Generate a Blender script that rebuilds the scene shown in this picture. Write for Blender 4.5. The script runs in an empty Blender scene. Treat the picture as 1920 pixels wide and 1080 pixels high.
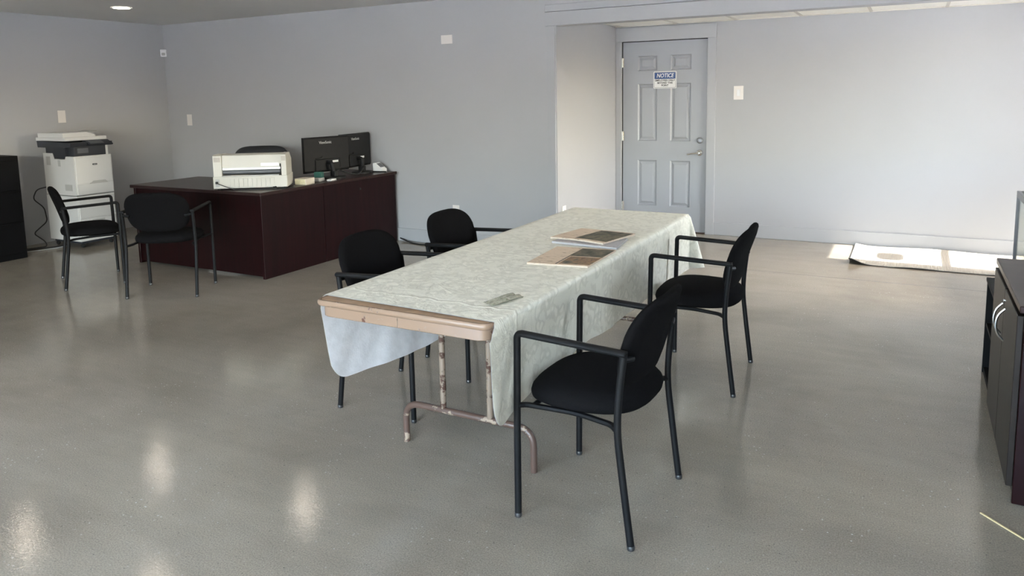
import bpy, bmesh, math, random
from mathutils import Vector, Matrix
R = math.radians
S = bpy.context.scene
COL = S.collection

# ---------------------------------------------------------------- camera
CAM_H = 1.4982
cam_data = bpy.data.cameras.new('camera')
cam_data.sensor_fit = 'HORIZONTAL'
cam_data.sensor_width = 36.0
cam_data.lens = 1395.97 * 36.0 / 1920.0
cam_data.shift_y = -180.0 / 1920.0
cam_data.clip_start = 0.05
cam = bpy.data.objects.new('camera', cam_data)
COL.objects.link(cam)
_r = Vector((0.88112257, 0.47255582, -0.01772062))
_u = Vector((-0.04536821, 0.12177463, 0.99152038))
_f = Vector((-0.47070664, 0.87284703, -0.12873738))
cam.matrix_world = Matrix(((_r.x, _u.x, -_f.x, 0), (_r.y, _u.y, -_f.y, 0), (_r.z, _u.z, -_f.z, CAM_H), (0, 0, 0, 1)))
S.camera = cam

# ---------------------------------------------------------------- world, sun, exposure
SUN_EL = R(43.8)
w = bpy.data.worlds.new('sky')
S.world = w
w.use_nodes = True
nt = w.node_tree
nt.nodes.clear()
sky = nt.nodes.new('ShaderNodeTexSky')
sky.sky_type = 'NISHITA'
sky.sun_disc = False
sky.sun_elevation = SUN_EL
sky.sun_rotation = R(90)
sky.air_density = 1.0
sky.dust_density = 4.0
sky.ozone_density = 1.0
bg = nt.nodes.new('ShaderNodeBackground')
bg.inputs['Strength'].default_value = 4.2
out = nt.nodes.new('ShaderNodeOutputWorld')
nt.links.new(sky.outputs[0], bg.inputs['Color'])
nt.links.new(bg.outputs[0], out.inputs['Surface'])

sd = bpy.data.lights.new('sun', 'SUN')
sd.energy = 76.0
sd.angle = R(0.53)
sd.color = (1.0, 0.97, 0.92)
sun = bpy.data.objects.new('sun', sd)
COL.objects.link(sun)
sun.rotation_euler = Vector((-math.cos(SUN_EL), 0.004, -math.sin(SUN_EL))).to_track_quat('-Z', 'Y').to_euler()

S.view_settings.view_transform = 'Standard'
S.view_settings.look = 'None'
S.view_settings.exposure = 1.30
S.view_settings.gamma = 1.0
S.view_settings.use_curve_mapping = False
S.cycles.use_denoising = True
S.cycles.use_adaptive_sampling = True
S.cycles.adaptive_threshold = 0.02
S.cycles.max_bounces = 8
S.cycles.diffuse_bounces = 5
S.cycles.glossy_bounces = 4
S.cycles.sample_clamp_indirect = 8.0
S.cycles.caustics_reflective = False
S.cycles.caustics_refractive = False


def portal(name, loc, normal, sx, sy):
    d = bpy.data.lights.new(name, 'AREA')
    d.shape = 'RECTANGLE'
    d.size, d.size_y = sx, sy
    d.cycles.is_portal = True
    o = bpy.data.objects.new(name, d)
    COL.objects.link(o)
    o.location = loc
    o.rotation_euler = Vector(normal).to_track_quat('-Z', 'Y').to_euler()


# ---------------------------------------------------------------- materials
def new_mat(name):
    m = bpy.data.materials.new(name)
    m.use_nodes = True
    n = m.node_tree
    b = n.nodes['Principled BSDF']
    return m, n, b


def node(n, t, **kw):
    x = n.nodes.new(t)
    for k, v in kw.items():
        if k in x.inputs:
            x.inputs[k].default_value = v
        else:
            setattr(x, k, v)
    return x


def coords(n, scale=(1, 1, 1), which='Object'):
    tc = n.nodes.new('ShaderNodeTexCoord')
    mp = n.nodes.new('ShaderNodeMapping')
    mp.inputs['Scale'].default_value = scale
    n.links.new(tc.outputs[which], mp.inputs['Vector'])
    return mp.outputs[0]


def ramp(n, fac, stops):
    r = n.nodes.new('ShaderNodeValToRGB')
    e = r.color_ramp.elements
    while len(e) < len(stops):
        e.new(0.5)
    for el, (p, c) in zip(e, stops):
        el.position = p
        el.color = (c[0], c[1], c[2], 1)
    n.links.new(fac, r.inputs['Fac'])
    return r.outputs['Color']


def bump(n, b, height, strength, dist=0.01):
    bp = node(n, 'ShaderNodeBump')
    bp.inputs['Strength'].default_value = strength
    bp.inputs['Distance'].default_value = dist
    n.links.new(height, bp.inputs['Height'])
    n.links.new(bp.outputs[0], b.inputs['Normal'])


def simple(name, c, rough=0.5, metal=0.0, var=0.0, scale=8.0, bmp=0.0, bscale=200.0, spec=0.5, stretch=(1, 1, 1)):
    m, n, b = new_mat(name)
    b.inputs['Roughness'].default_value = rough
    b.inputs['Metallic'].default_value = metal
    b.inputs['Specular IOR Level'].default_value = spec
    v = coords(n, stretch)
    ns = node(n, 'ShaderNodeTexNoise', Scale=scale, Detail=4.0)
    n.links.new(v, ns.inputs['Vector'])
    lo = [x * (1 - var) for x in c]
    hi = [min(1, x * (1 + var)) for x in c]
    n.links.new(ramp(n, ns.outputs[0], [(0.3, lo), (0.7, hi)]), b.inputs['Base Color'])
    if bmp:
        n2 = node(n, 'ShaderNodeTexNoise', Scale=bscale, Detail=3.0)
        n.links.new(v, n2.inputs['Vector'])
        bump(n, b, n2.outputs[0], bmp, 0.002)
    return m


M = {}
M['wall'] = simple('wall_paint', (0.425, 0.428, 0.440), 0.62, var=0.02, scale=1.2, bmp=0.25, bscale=160)
M['trim'] = simple('trim_paint', (0.41, 0.415, 0.43), 0.42, var=0.015, scale=2, bmp=0.05, bscale=90)
M['ceil'] = simple('ceiling_paint', (0.70, 0.69, 0.67), 0.8, var=0.02, scale=1.5, bmp=0.2, bscale=120)
M['door'] = simple('door_paint', (0.36, 0.375, 0.40), 0.38, var=0.02, scale=3, bmp=0.04, bscale=80)
M['tile'] = simple('ceiling_tile_board', (0.92, 0.90, 0.84), 0.9, var=0.03, scale=60, bmp=0.5, bscale=250)
M['tbar'] = simple('ceiling_grid_metal', (0.66, 0.63, 0.56), 0.5, var=0.02)
M['black_fabric'] = simple('black_woven_fabric', (0.0070, 0.0066, 0.0070), 0.95, var=0.25, scale=300, bmp=0.6, bscale=900, spec=0.05)
M['slate_fabric'] = simple('slate_woven_fabric', (0.022, 0.026, 0.029), 0.95, var=0.25, scale=300, bmp=0.6, bscale=900, spec=0.2)
M['black_metal'] = simple('black_powder_coat', (0.005, 0.005, 0.0055), 0.55, var=0.1, scale=40, bmp=0.1, bscale=500, spec=0.22)
M['chair_arm'] = simple('black_arm_plastic', (0.006, 0.006, 0.0065), 0.6, var=0.1, scale=40, bmp=0.2, bscale=700, spec=0.22)
M['glide'] = simple('steel_glide', (0.08, 0.08, 0.08), 0.4, 0.7)
M['rubber'] = simple('black_rubber', (0.01, 0.01, 0.01), 0.7)
M['white_plastic'] = simple('white_plate_plastic', (0.78, 0.74, 0.70), 0.35, var=0.01)
M['bright_plastic'] = simple('bright_white_plastic', (0.80, 0.80, 0.80), 0.35, var=0.01)
M['copier_white'] = simple('copier_white_plastic', (0.61, 0.605, 0.59), 0.45, var=0.02, scale=3)
M['copier_grey'] = simple('copier_light_grey_plastic', (0.42, 0.415, 0.40), 0.5, var=0.02)
M['copier_dark'] = simple('copier_dark_plastic', (0.025, 0.028, 0.036), 0.45, var=0.1)
M['dark_grey'] = simple('dark_grey_plastic', (0.10, 0.105, 0.115), 0.4, var=0.05)
M['beige_plastic'] = simple('beige_printer_plastic', (0.55, 0.53, 0.47), 0.5, var=0.02, scale=5)
M['beige_side'] = simple('beige_aged_plastic', (0.50, 0.45, 0.38), 0.5, var=0.02, scale=5)
M['vent_grey'] = simple('printer_vent_grey', (0.42, 0.38, 0.33), 0.6, var=0.1, scale=200)
M['monitor'] = simple('monitor_black_plastic', (0.010, 0.010, 0.011), 0.5, var=0.1, scale=20, bmp=0.15, bscale=400, spec=0.25)
M['screen'] = simple('screen_glass', (0.005, 0.005, 0.006), 0.12)
M['logo_grey'] = simple('logo_grey_print', (0.45, 0.45, 0.45), 0.5)
M['file_black'] = simple('black_enamel_steel', (0.004, 0.004, 0.0045), 0.6, var=0.1, bmp=0.1, bscale=300, spec=0.15)
M['chrome'] = simple('brushed_nickel', (0.62, 0.60, 0.56), 0.25, 1.0, var=0.05)
M['dull_nickel'] = simple('dull_nickel', (0.26, 0.27, 0.29), 0.4, 0.8, var=0.05)
M['gap_black'] = simple('matte_black', (0.008, 0.008, 0.008), 0.8)
M['threshold'] = simple('brown_threshold', (0.06, 0.035, 0.025), 0.5)
M['paper_white'] = simple('white_paper', (0.75, 0.75, 0.74), 0.8, var=0.02)
M['paper_grey'] = simple('newsprint_edge', (0.44, 0.42, 0.42), 0.85, var=0.12, scale=90, stretch=(1, 1, 8))
M['page_edge'] = simple('cream_page_edge', (0.62, 0.52, 0.42), 0.85, var=0.1, scale=90)
M['card_yellow'] = simple('pale_yellow_card', (0.70, 0.64, 0.42), 0.6, var=0.1, scale=60)
M['card_box'] = simple('cream_card_box', (0.62, 0.56, 0.46), 0.6, var=0.04)
M['green_plastic'] = simple('dark_green_plastic', (0.03, 0.11, 0.09), 0.4, var=0.1)
M['steel_dark'] = simple('grey_anodised_frame', (0.17, 0.17, 0.18), 0.35, 0.7, var=0.05)
M['flannel'] = simple('white_flannel_backing', (0.78, 0.79, 0.82), 0.95, var=0.06, scale=30, bmp=0.4, bscale=120)
M['yellow_strip'] = simple('pale_yellow', (0.72, 0.60, 0.33), 0.5, var=0.1, scale=40)
M['sign_white'] = simple('sign_white', (0.80, 0.80, 0.78), 0.4, var=0.01)
M['sign_blue'] = simple('sign_blue', (0.035, 0.085, 0.24), 0.4, var=0.02)
M['sign_black'] = simple('sign_black', (0.02, 0.02, 0.02), 0.5)
M['outside'] = simple('outdoor_paving', (0.24, 0.24, 0.245), 0.9, var=0.1, scale=2)
M['cable'] = simple('black_cable', (0.012, 0.012, 0.012), 0.5)
M['cable_grey'] = simple('grey_cable', (0.35, 0.35, 0.35), 0.5)
M['leather'] = simple('black_office_leather', (0.018, 0.020, 0.024), 0.45, var=0.1, bmp=0.2, bscale=150)


def wood(name, a, b_, rough, axis):
    m, n, b = new_mat(name)
    b.inputs['Roughness'].default_value = rough
    b.inputs['Specular IOR Level'].default_value = 0.15
    sc = [14, 14, 14]
    sc[axis] = 0.9
    v = coords(n, sc)
    ns = node(n, 'ShaderNodeTexNoise', Scale=2.0, Detail=8.0, Roughness=0.65, Distortion=0.6)
    n.links.new(v, ns.inputs['Vector'])
    n.links.new(ramp(n, ns.outputs[0], [(0.3, a), (0.72, b_)]), b.inputs['Base Color'])
    bump(n, b, ns.outputs[0], 0.05, 0.001)
    return m


M['mahogany'] = wood('dark_mahogany_laminate', (0.006, 0.0010, 0.0013), (0.014, 0.0025, 0.003), 0.36, 2)
M['mahogany_x'] = wood('dark_mahogany_top_laminate', (0.018, 0.011, 0.010), (0.036, 0.018, 0.017), 0.30, 0)
M['mahogany_grey'] = wood('espresso_door_laminate', (0.016, 0.012, 0.010), (0.026, 0.020, 0.017), 0.38, 2)


def floor_mat():
    m, n, b = new_mat('sealed_grey_concrete')
    L = n.links
    v = coords(n)
    big = node(n, 'ShaderNodeTexNoise', Scale=0.9, Detail=6.0, Roughness=0.6, Distortion=0.4)
    L.new(v, big.inputs['Vector'])
    c1 = ramp(n, big.outputs[0], [(0.30, (0.240, 0.208, 0.162)), (0.50, (0.302, 0.264, 0.208)), (0.74, (0.352, 0.312, 0.254))])
    v2 = coords(n, (1.0, 6.0, 1.0))
    str_ = node(n, 'ShaderNodeTexNoise', Scale=1.8, Detail=8.0, Roughness=0.7)
    L.new(v2, str_.inputs['Vector'])
    c2 = ramp(n, str_.outputs[0], [(0.35, (0.95, 0.95, 0.95)), (0.65, (1.04, 1.04, 1.04))])
    mul = node(n, 'ShaderNodeMix', data_type='RGBA', blend_type='MULTIPLY')
    mul.inputs[0].default_value = 1.0
    L.new(c1, mul.inputs[6]); L.new(c2, mul.inputs[7])
    # fine sand grain
    fine = node(n, 'ShaderNodeTexNoise', Scale=190.0, Detail=3.0)
    L.new(v, fine.inputs['Vector'])
    c3 = ramp(n, fine.outputs[0], [(0.3, (0.74, 0.74, 0.74)), (0.7, (1.22, 1.22, 1.22))])
    mul2 = node(n, 'ShaderNodeMix', data_type='RGBA', blend_type='MULTIPLY')
    mul2.inputs[0].default_value = 1.0
    L.new(mul.outputs[2], mul2.inputs[6]); L.new(c3, mul2.inputs[7])
    # light chips, in clusters
    vor = node(n, 'ShaderNodeTexVoronoi', Scale=42.0)
    L.new(v, vor.inputs['Vector'])
    chip = ramp(n, vor.outputs['Distance'], [(0.08, (1, 1, 1)), (0.17, (0, 0, 0))])
    clus = node(n, 'ShaderNodeTexNoise', Scale=2.6, Detail=4.0)
    L.new(v, clus.inputs['Vector'])
    cm = ramp(n, clus.outputs[0], [(0.46, (0.10, 0.10, 0.10)), (0.66, (1, 1, 1))])
    pick = ramp(n, vor.outputs['Color'], [(0.55, (0, 0, 0)), (0.60, (1, 1, 1))])
    a1 = node(n, 'ShaderNodeMath', operation='MULTIPLY'); L.new(chip, a1.inputs[0]); L.new(cm, a1.inputs[1])
    a2 = node(n, 'ShaderNodeMath', operation='MULTIPLY'); L.new(a1.outputs[0], a2.inputs[0]); L.new(pick, a2.inputs[1])
    mx = node(n, 'ShaderNodeMix', data_type='RGBA')
    L.new(a2.outputs[0], mx.inputs[0]); L.new(mul2.outputs[2], mx.inputs[6]); mx.inputs[7].default_value = (0.58, 0.55, 0.50, 1)
    # dark pits
    vor2 = node(n, 'ShaderNodeTexVoronoi', Scale=38.0)
    v3 = coords(n, (1, 1, 1)); L.new(v3, vor2.inputs['Vector'])
    pit = ramp(n, vor2.outputs['Distance'], [(0.05, (1, 1, 1)), (0.12, (0, 0, 0))])
    pk2 = ramp(n, vor2.outputs['Color'], [(0.60, (0, 0, 0)), (0.64, (0.8, 0.8, 0.8))])
    a3 = node(n, 'ShaderNodeMath', operation='MULTIPLY'); L.new(pit, a3.inputs[0]); L.new(pk2, a3.inputs[1])
    mx2 = node(n, 'ShaderNodeMix', data_type='RGBA')
    L.new(a3.outputs[0], mx2.inputs[0]); L.new(mx.outputs[2], mx2.inputs[6]); mx2.inputs[7].default_value = (0.06, 0.055, 0.05, 1)
    # saw-cut joint across the room at the alcove line (y = 6.36)
    sep = node(n, 'ShaderNodeSeparateXYZ'); tc = node(n, 'ShaderNodeTexCoord'); L.new(tc.outputs['Object'], sep.inputs[0])
    s1 = node(n, 'ShaderNodeMath', operation='SUBTRACT'); L.new(sep.outputs[1], s1.inputs[0]); s1.inputs[1].default_value = 6.36
    s2 = node(n, 'ShaderNodeMath', operation='ABSOLUTE'); L.new(s1.outputs[0], s2.inputs[0])
    s3 = node(n, 'ShaderNodeMath', operation='LESS_THAN'); L.new(s2.outputs[0], s3.inputs[0]); s3.inputs[1].default_value = 0.006
    s4 = node(n, 'ShaderNodeMath', operation='MULTIPLY'); L.new(s3.outputs[0], s4.inputs[0]); s4.inputs[1].default_value = 0.45
    mx3 = node(n, 'ShaderNodeMix', data_type='RGBA')
    L.new(s4.outputs[0], mx3.inputs[0]); L.new(mx2.outputs[2], mx3.inputs[6]); mx3.inputs[7].default_value = (0.05, 0.05, 0.045, 1)
    L.new(mx3.outputs[2], b.inputs['Base Color'])
    rr = node(n, 'ShaderNodeMapRange'); L.new(big.outputs[0], rr.inputs[0])
    rr.inputs[1].default_value = 0.3; rr.inputs[2].default_value = 0.7; rr.inputs[3].default_value = 0.05; rr.inputs[4].default_value = 0.085
    L.new(rr.outputs[0], b.inputs['Roughness'])
    b.inputs['Specular IOR Level'].default_value = 0.5
    bn = node(n, 'ShaderNodeTexNoise', Scale=85.0, Detail=3.0, Roughness=0.6)
    L.new(v, bn.inputs['Vector'])
    bump(n, b, bn.outputs[0], 0.10, 0.004)
    return m


M['floor'] = floor_mat()


def cloth_mat():
    m, n, b = new_mat('patterned_vinyl_cloth')
    L = n.links
    v = coords(n)
    wn = node(n, 'ShaderNodeTexNoise', Scale=14.0, Detail=2.0)
    L.new(v, wn.inputs['Vector'])
    sub = node(n, 'ShaderNodeVectorMath', operation='MULTIPLY_ADD')
    L.new(wn.outputs['Color'], sub.inputs[0]); sub.inputs[1].default_value = (0.07, 0.07, 0.07); L.new(v, sub.inputs[2])
    vo = node(n, 'ShaderNodeTexVoronoi', Scale=19.0, feature='SMOOTH_F1')
    L.new(sub.outputs[0], vo.inputs['Vector'])
    n2 = node(n, 'ShaderNodeTexNoise', Scale=26.0, Detail=3.0, Distortion=1.2)
    L.new(sub.outputs[0], n2.inputs['Vector'])
    ad = node(n, 'ShaderNodeMath', operation='ADD'); L.new(vo.outputs['Distance'], ad.inputs[0])
    m1 = node(n, 'ShaderNodeMath', operation='MULTIPLY'); L.new(n2.outputs[0], m1.inputs[0]); m1.inputs[1].default_value = 0.35
    L.new(m1.outputs[0], ad.inputs[1])
    col = ramp(n, ad.outputs[0], [(0.36, (0.90, 0.875, 0.765)), (0.46, (0.76, 0.74, 0.635)), (0.58, (0.73, 0.71, 0.605)), (0.66, (0.84, 0.82, 0.71))])
    L.new(col, b.inputs['Base Color'])
    b.inputs['Roughness'].default_value = 0.42
    # wrinkles
    wr = node(n, 'ShaderNodeTexNoise', Scale=9.0, Detail=5.0, Roughness=0.6, Distortion=1.5)
    L.new(v, wr.inputs['Vector'])
    fine = node(n, 'ShaderNodeTexNoise', Scale=90.0, Detail=2.0); L.new(v, fine.inputs['Vector'])
    m2 = node(n, 'ShaderNodeMath', operation='MULTIPLY'); L.new(fine.outputs[0], m2.inputs[0]); m2.inputs[1].default_value = 0.12
    a2 = node(n, 'ShaderNodeMath', operation='ADD'); L.new(wr.outputs[0], a2.inputs[0]); L.new(m2.outputs[0], a2.inputs[1])
    # storage-fold creases across the cloth and one along it
    sep = node(n, 'ShaderNodeSeparateXYZ'); L.new(sub.outputs[0], sep.inputs[0])
    hs = a2.outputs[0]
    for ax_, sp_, of_ in ((1, 0.41, 0.20), (0, 0.50, 0.37)):
        p1 = node(n, 'ShaderNodeMath', operation='ADD'); L.new(sep.outputs[ax_], p1.inputs[0]); p1.inputs[1].default_value = 10 * sp_ + of_
        p2 = node(n, 'ShaderNodeMath', operation='PINGPONG'); L.new(p1.outputs[0], p2.inputs[0]); p2.inputs[1].default_value = sp_
        p3 = node(n, 'ShaderNodeMapRange'); L.new(p2.outputs[0], p3.inputs[0])
        p3.interpolation_type = 'SMOOTHSTEP'
        p3.inputs[1].default_value = 0.0; p3.inputs[2].default_value = 0.014; p3.inputs[3].default_value = 0.35; p3.inputs[4].default_value = 0.0
        p4 = node(n, 'ShaderNodeMath', operation='ADD'); L.new(hs, p4.inputs[0]); L.new(p3.outputs[0], p4.inputs[1])
        hs = p4.outputs[0]
    bump(n, b, hs, 0.40, 0.02)
    return m


M['cloth'] = cloth_mat()


def rust_mat(name, paint, rust, lo, hi, rough, scale):
    m, n, b = new_mat(name)
    L = n.links
    v = coords(n)
    ns = node(n, 'ShaderNodeTexNoise', Scale=scale, Detail=6.0, Roughness=0.65)
    L.new(v, ns.inputs['Vector'])
    L.new(ramp(n, ns.outputs[0], [(lo, paint), (lo + 0.02, [x * 0.7 for x in paint]), (hi, rust)]), b.inputs['Base Color'])
    rr = node(n, 'ShaderNodeMapRange'); L.new(ns.outputs[0], rr.inputs[0])
    rr.inputs[1].default_value = lo; rr.inputs[2].default_value = hi; rr.inputs[3].default_value = rough; rr.inputs[4].default_value = 0.8
    L.new(rr.outputs[0], b.inputs['Roughness'])
    bump(n, b, ns.outputs[0], 0.15, 0.003)
    return m


M['rust_paint'] = rust_mat('worn_tan_enamel', (0.26, 0.178, 0.125), (0.09, 0.036, 0.02), 0.60, 0.66, 0.25, 14)
M['rust_leg'] = rust_mat('chipped_rusty_enamel', (0.23, 0.175, 0.13), (0.07, 0.032, 0.02), 0.52, 0.57, 0.35, 20)
M['rust_foot'] = rust_mat('rusted_brown_enamel', (0.10, 0.062, 0.048), (0.30, 0.23, 0.17), 0.56, 0.59, 0.30, 18)
M['table_board'] = simple('tan_table_board', (0.36, 0.23, 0.14), 0.5, var=0.15, scale=25)


def mat_rug():
    m, n, b = new_mat('ribbed_entrance_mat')
    L = n.links
    v = coords(n)
    wv = node(n, 'ShaderNodeTexWave', Scale=28.0, Distortion=0.4, Detail=2.0)
    wv.bands_direction = 'X'
    L.new(v, wv.inputs['Vector'])
    L.new(ramp(n, wv.outputs['Color'], [(0.2, (0.34, 0.315, 0.27)), (0.8, (0.46, 0.43, 0.37))]), b.inputs['Base Color'])
    b.inputs['Roughness'].default_value = 0.95
    bump(n, b, wv.outputs['Color'], 0.5, 0.004)
    return m


M['rug'] = mat_rug()


def page_mat(name, base, ink, scale):
    m, n, b = new_mat(name)
    L = n.links
    ns = node(n, 'ShaderNodeTexNoise', Scale=55.0, Detail=4.0, Roughness=0.7)
    L.new(coords(n, (0.35, 1.6, 1)), ns.inputs['Vector'])
    L.new(ramp(n, ns.outputs[0], [(0.36, ink), (0.44, base), (1.0, base)]), b.inputs['Base Color'])
    b.inputs['Roughness'].default_value = 0.75
    return m


def photo_mat(name, stops, scale):
    m, n, b = new_mat(name)
    L = n.links
    ns = node(n, 'ShaderNodeTexNoise', Scale=scale, Detail=5.0, Roughness=0.6, Distortion=0.5)
    L.new(coords(n, (1.6, 1, 1)), ns.inputs['Vector'])
    L.new(ramp(n, ns.outputs[0], stops), b.inputs['Base Color'])
    b.inputs['Roughness'].default_value = 0.5
    return m


M['page'] = page_mat('tan_newsprint', (0.66, 0.52, 0.385), (0.34, 0.25, 0.18), 1)
M['photo_brown'] = photo_mat('brown_photo_print', [(0.32, (0.02, 0.018, 0.014)), (0.45, (0.13, 0.11, 0.07)), (0.55, (0.30, 0.17, 0.08)), (0.68, (0.12, 0.07, 0.04))], 14)
M['photo_forest'] = photo_mat('forest_photo_print', [(0.35, (0.012, 0.015, 0.008)), (0.5, (0.09, 0.08, 0.05)), (0.62, (0.17, 0.14, 0.09)), (0.72, (0.06, 0.10, 0.03))], 14)
M['bill'] = photo_mat('green_banknote', [(0.3, (0.17, 0.17, 0.12)), (0.5, (0.36, 0.345, 0.26)), (0.7, (0.50, 0.48, 0.38))], 60)


def glass_mat(name, tint, refl=1.0):
    m = bpy.data.materials.new(name)
    m.use_nodes = True
    n = m.node_tree
    n.nodes.clear()
    o = n.nodes.new('ShaderNodeOutputMaterial')
    t = n.nodes.new('ShaderNodeBsdfTransparent'); t.inputs[0].default_value = (*tint, 1)
    g = n.nodes.new('ShaderNodeBsdfGlossy'); g.inputs['Roughness'].default_value = 0.02
    lw = n.nodes.new('ShaderNodeLayerWeight'); lw.inputs['Blend'].default_value = 0.5
    pw = n.nodes.new('ShaderNodeMath'); pw.operation = 'POWER'; pw.inputs[1].default_value = 5.0
    fr = n.nodes.new('ShaderNodeMath'); fr.operation = 'MULTIPLY_ADD'; fr.inputs[1].default_value = 0.9 * refl; fr.inputs[2].default_value = 0.04 * refl
    n.links.new(lw.outputs['Facing'], pw.inputs[0]); n.links.new(pw.outputs[0], fr.inputs[0])
    mx = n.nodes.new('ShaderNodeMixShader')
    n.links.new(fr.outputs[0], mx.inputs[0]); n.links.new(t.outputs[0], mx.inputs[1]); n.links.new(g.outputs[0], mx.inputs[2])
    n.links.new(mx.outputs[0], o.inputs[0])
    return m


M['glass'] = glass_mat('clear_window_glass', (0.93, 0.95, 0.95))
M['tinted_glass'] = glass_mat('light_cutting_door_glass', (0.33, 0.335, 0.34))  # dark tint added to cut the skylight coming through the street door
M['case_glass'] = glass_mat('grey_green_case_glass', (0.93, 0.94, 0.92), 0.5)


def emit_mat(name, c, s):
    m, n, b = new_mat(name)
    b.inputs['Base Color'].default_value = (0.8, 0.8, 0.8, 1)
    b.inputs['Emission Color'].default_value = (*c, 1)
    b.inputs['Emission Strength'].default_value = s
    return m


M['lamp'] = emit_mat('warm_led_lens', (1.0, 0.86, 0.70), 14.0)


# ---------------------------------------------------------------- mesh helpers
def fillet(pts, rad, n=5):
    P = [Vector(p) for p in pts]
    o = [P[0]]
    for i in range(1, len(P) - 1):
        a, b, c = P[i - 1], P[i], P[i + 1]
        d1, d2 = (a - b), (c - b)
        r = min(rad, d1.length * 0.49, d2.length * 0.49)
        p1, p2 = b + d1.normalized() * r, b + d2.normalized() * r
        for k in range(n + 1):
            t = k / n
            o.append((1 - t) ** 2 * p1 + 2 * t * (1 - t) * b + t * t * p2)
    o.append(P[-1])
    return o


class MB:
    def __init__(s):
        s.bm = bmesh.new()

    def box(s, x0, x1, y0, y1, z0, z1, b=0.0, seg=1):
        m = Matrix.Translation(((x0 + x1) / 2, (y0 + y1) / 2, (z0 + z1) / 2)) @ Matrix.Diagonal((abs(x1 - x0), abs(y1 - y0), abs(z1 - z0), 1))
        g = bmesh.ops.create_cube(s.bm, size=1.0, matrix=m)
        if b:
            es = list({e for v in g['verts'] for e in v.link_edges})
            bmesh.ops.bevel(s.bm, geom=es, offset=b, segments=seg, profile=0.5, affect='EDGES')
        return s

    def tube(s, pts, r, seg=10, rads=None, flat=None):
        """rads: per point (side, up) radii"""
        P = [Vector(p) for p in pts]
        rings = []
        up = None
        for i, p in enumerate(P):
            t = (P[min(i + 1, len(P) - 1)] - P[max(i - 1, 0)]).normalized()
            if up is None:
                ref = Vector((1, 0, 0)) if flat else (Vector((0, 0, 1)) if abs(t.z) < 0.9 else Vector((1, 0, 0)))
                side = (ref - t * ref.dot(t)).normalized()
            else:
                side = (side - t * side.dot(t)).normalized()
            up = t.cross(side)
            ra, rb = rads[i] if rads else (r, r)
            rings.append([s.bm.verts.new(p + side * (ra * math.cos(2 * math.pi * k / seg)) + up * (rb * math.sin(2 * math.pi * k / seg))) for k in range(seg)])
        for a, b in zip(rings, rings[1:]):
            for k in range(seg):
                s.bm.faces.new((a[k], a[(k + 1) % seg], b[(k + 1) % seg], b[k]))
        s.bm.faces.new(rings[0][::-1])
        s.bm.faces.new(rings[-1])
        return s

    def lathe(s, prof, c=(0, 0, 0), seg=20, axis=2):
        rings = []
        c = Vector(c)
        for r, z in prof:
            ring = []
            for k in range(seg):
                a = 2 * math.pi * k / seg
                v = [r * math.cos(a), r * math.sin(a), z]
                if axis == 1:
                    v = [v[0], v[2], v[1]]
                elif axis == 0:
                    v = [v[2], v[0], v[1]]
                ring.append(s.bm.verts.new(c + Vector(v)))
            rings.append(ring)
        for a, b in zip(rings, rings[1:]):
            for k in range(seg):
                s.bm.faces.new((a[k], a[(k + 1) % seg], b[(k + 1) % seg], b[k]))
        s.bm.faces.new(rings[0][::-1])
        s.bm.faces.new(rings[-1])
        return s

    def prism(s, poly, axis, lo, hi):
        def P(a, b, h):
            return {0: (h, a, b), 1: (a, h, b), 2: (a, b, h)}[axis]
        A = [s.bm.verts.new(P(a, b, lo)) for a, b in poly]
        B = [s.bm.verts.new(P(a, b, hi)) for a, b in poly]
        n = len(poly)
        for k in range(n):
            s.bm.faces.new((A[k], A[(k + 1) % n], B[(k + 1) % n], B[k]))
        s.bm.faces.new(A[::-1])
        s.bm.faces.new(B)
        return s

    def pad(s, a, b, ex, prof, fn, seg=48):
        """closed cushion: superellipse outline a x b, prof = [(r, h)...] from front centre to back centre"""
        rings = []
        top = s.bm.verts.new(fn(0, 0, prof[0][1]))
        bot = s.bm.verts.new(fn(0, 0, prof[-1][1]))
        for r, h in prof[1:-1]:
            ring = []
            for k in range(seg):
                t = 2 * math.pi * k / seg
                c, d = math.cos(t), math.sin(t)
                x = a * r * math.copysign(abs(c) ** (2 / ex), c)
                y = b * r * math.copysign(abs(d) ** (2 / ex), d)
                ring.append(s.bm.verts.new(fn(x, y, h)))
            rings.append(ring)
        for k in range(seg):
            s.bm.faces.new((top, rings[0][k], rings[0][(k + 1) % seg]))
            s.bm.faces.new((bot, rings[-1][(k + 1) % seg], rings[-1][k]))
        for p, q in zip(rings, rings[1:]):
            for k in range(seg):
                s.bm.faces.new((p[k], q[k], q[(k + 1) % seg], p[(k + 1) % seg]))
        return s

    def build(s, name, mat, parent=None, loc=(0, 0, 0), rot=(0, 0, 0), smooth=False, fix=True):
        if fix:
            bmesh.ops.recalc_face_normals(s.bm, faces=s.bm.faces[:])
        me = bpy.data.meshes.new(name)
        s.bm.to_mesh(me)
        s.bm.free()
        me.materials.append(M[mat])
        if smooth:
            for p in me.polygons:
                p.use_smooth = True
            me.set_sharp_from_angle(angle=R(40))
        o = bpy.data.objects.new(name, me)
        COL.objects.link(o)
        if parent:
            o.parent = parent
        o.location = loc
        o.rotation_euler = rot
        return o


def tag(o, label, cat, group=None):
    o['label'] = label
    o['category'] = cat
    if group:
        o['group'] = group
    return o


def thing(name, label, cat, loc=(0, 0, 0), rz=0.0, group=None):
    o = bpy.data.objects.new(name, None)
    COL.objects.link(o)
    o.location = loc
    o.rotation_euler = (0, 0, rz)
    o.empty_display_size = 0.1
    return tag(o, label, cat, group)


def struct(o):
    o['kind'] = 'structure'
    return o


def copy_tree(o, parent=None):
    c = o.copy()
    COL.objects.link(c)
    if parent:
        c.parent = parent
    for ch in list(o.children):
        copy_tree(ch, c)
    return c


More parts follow.
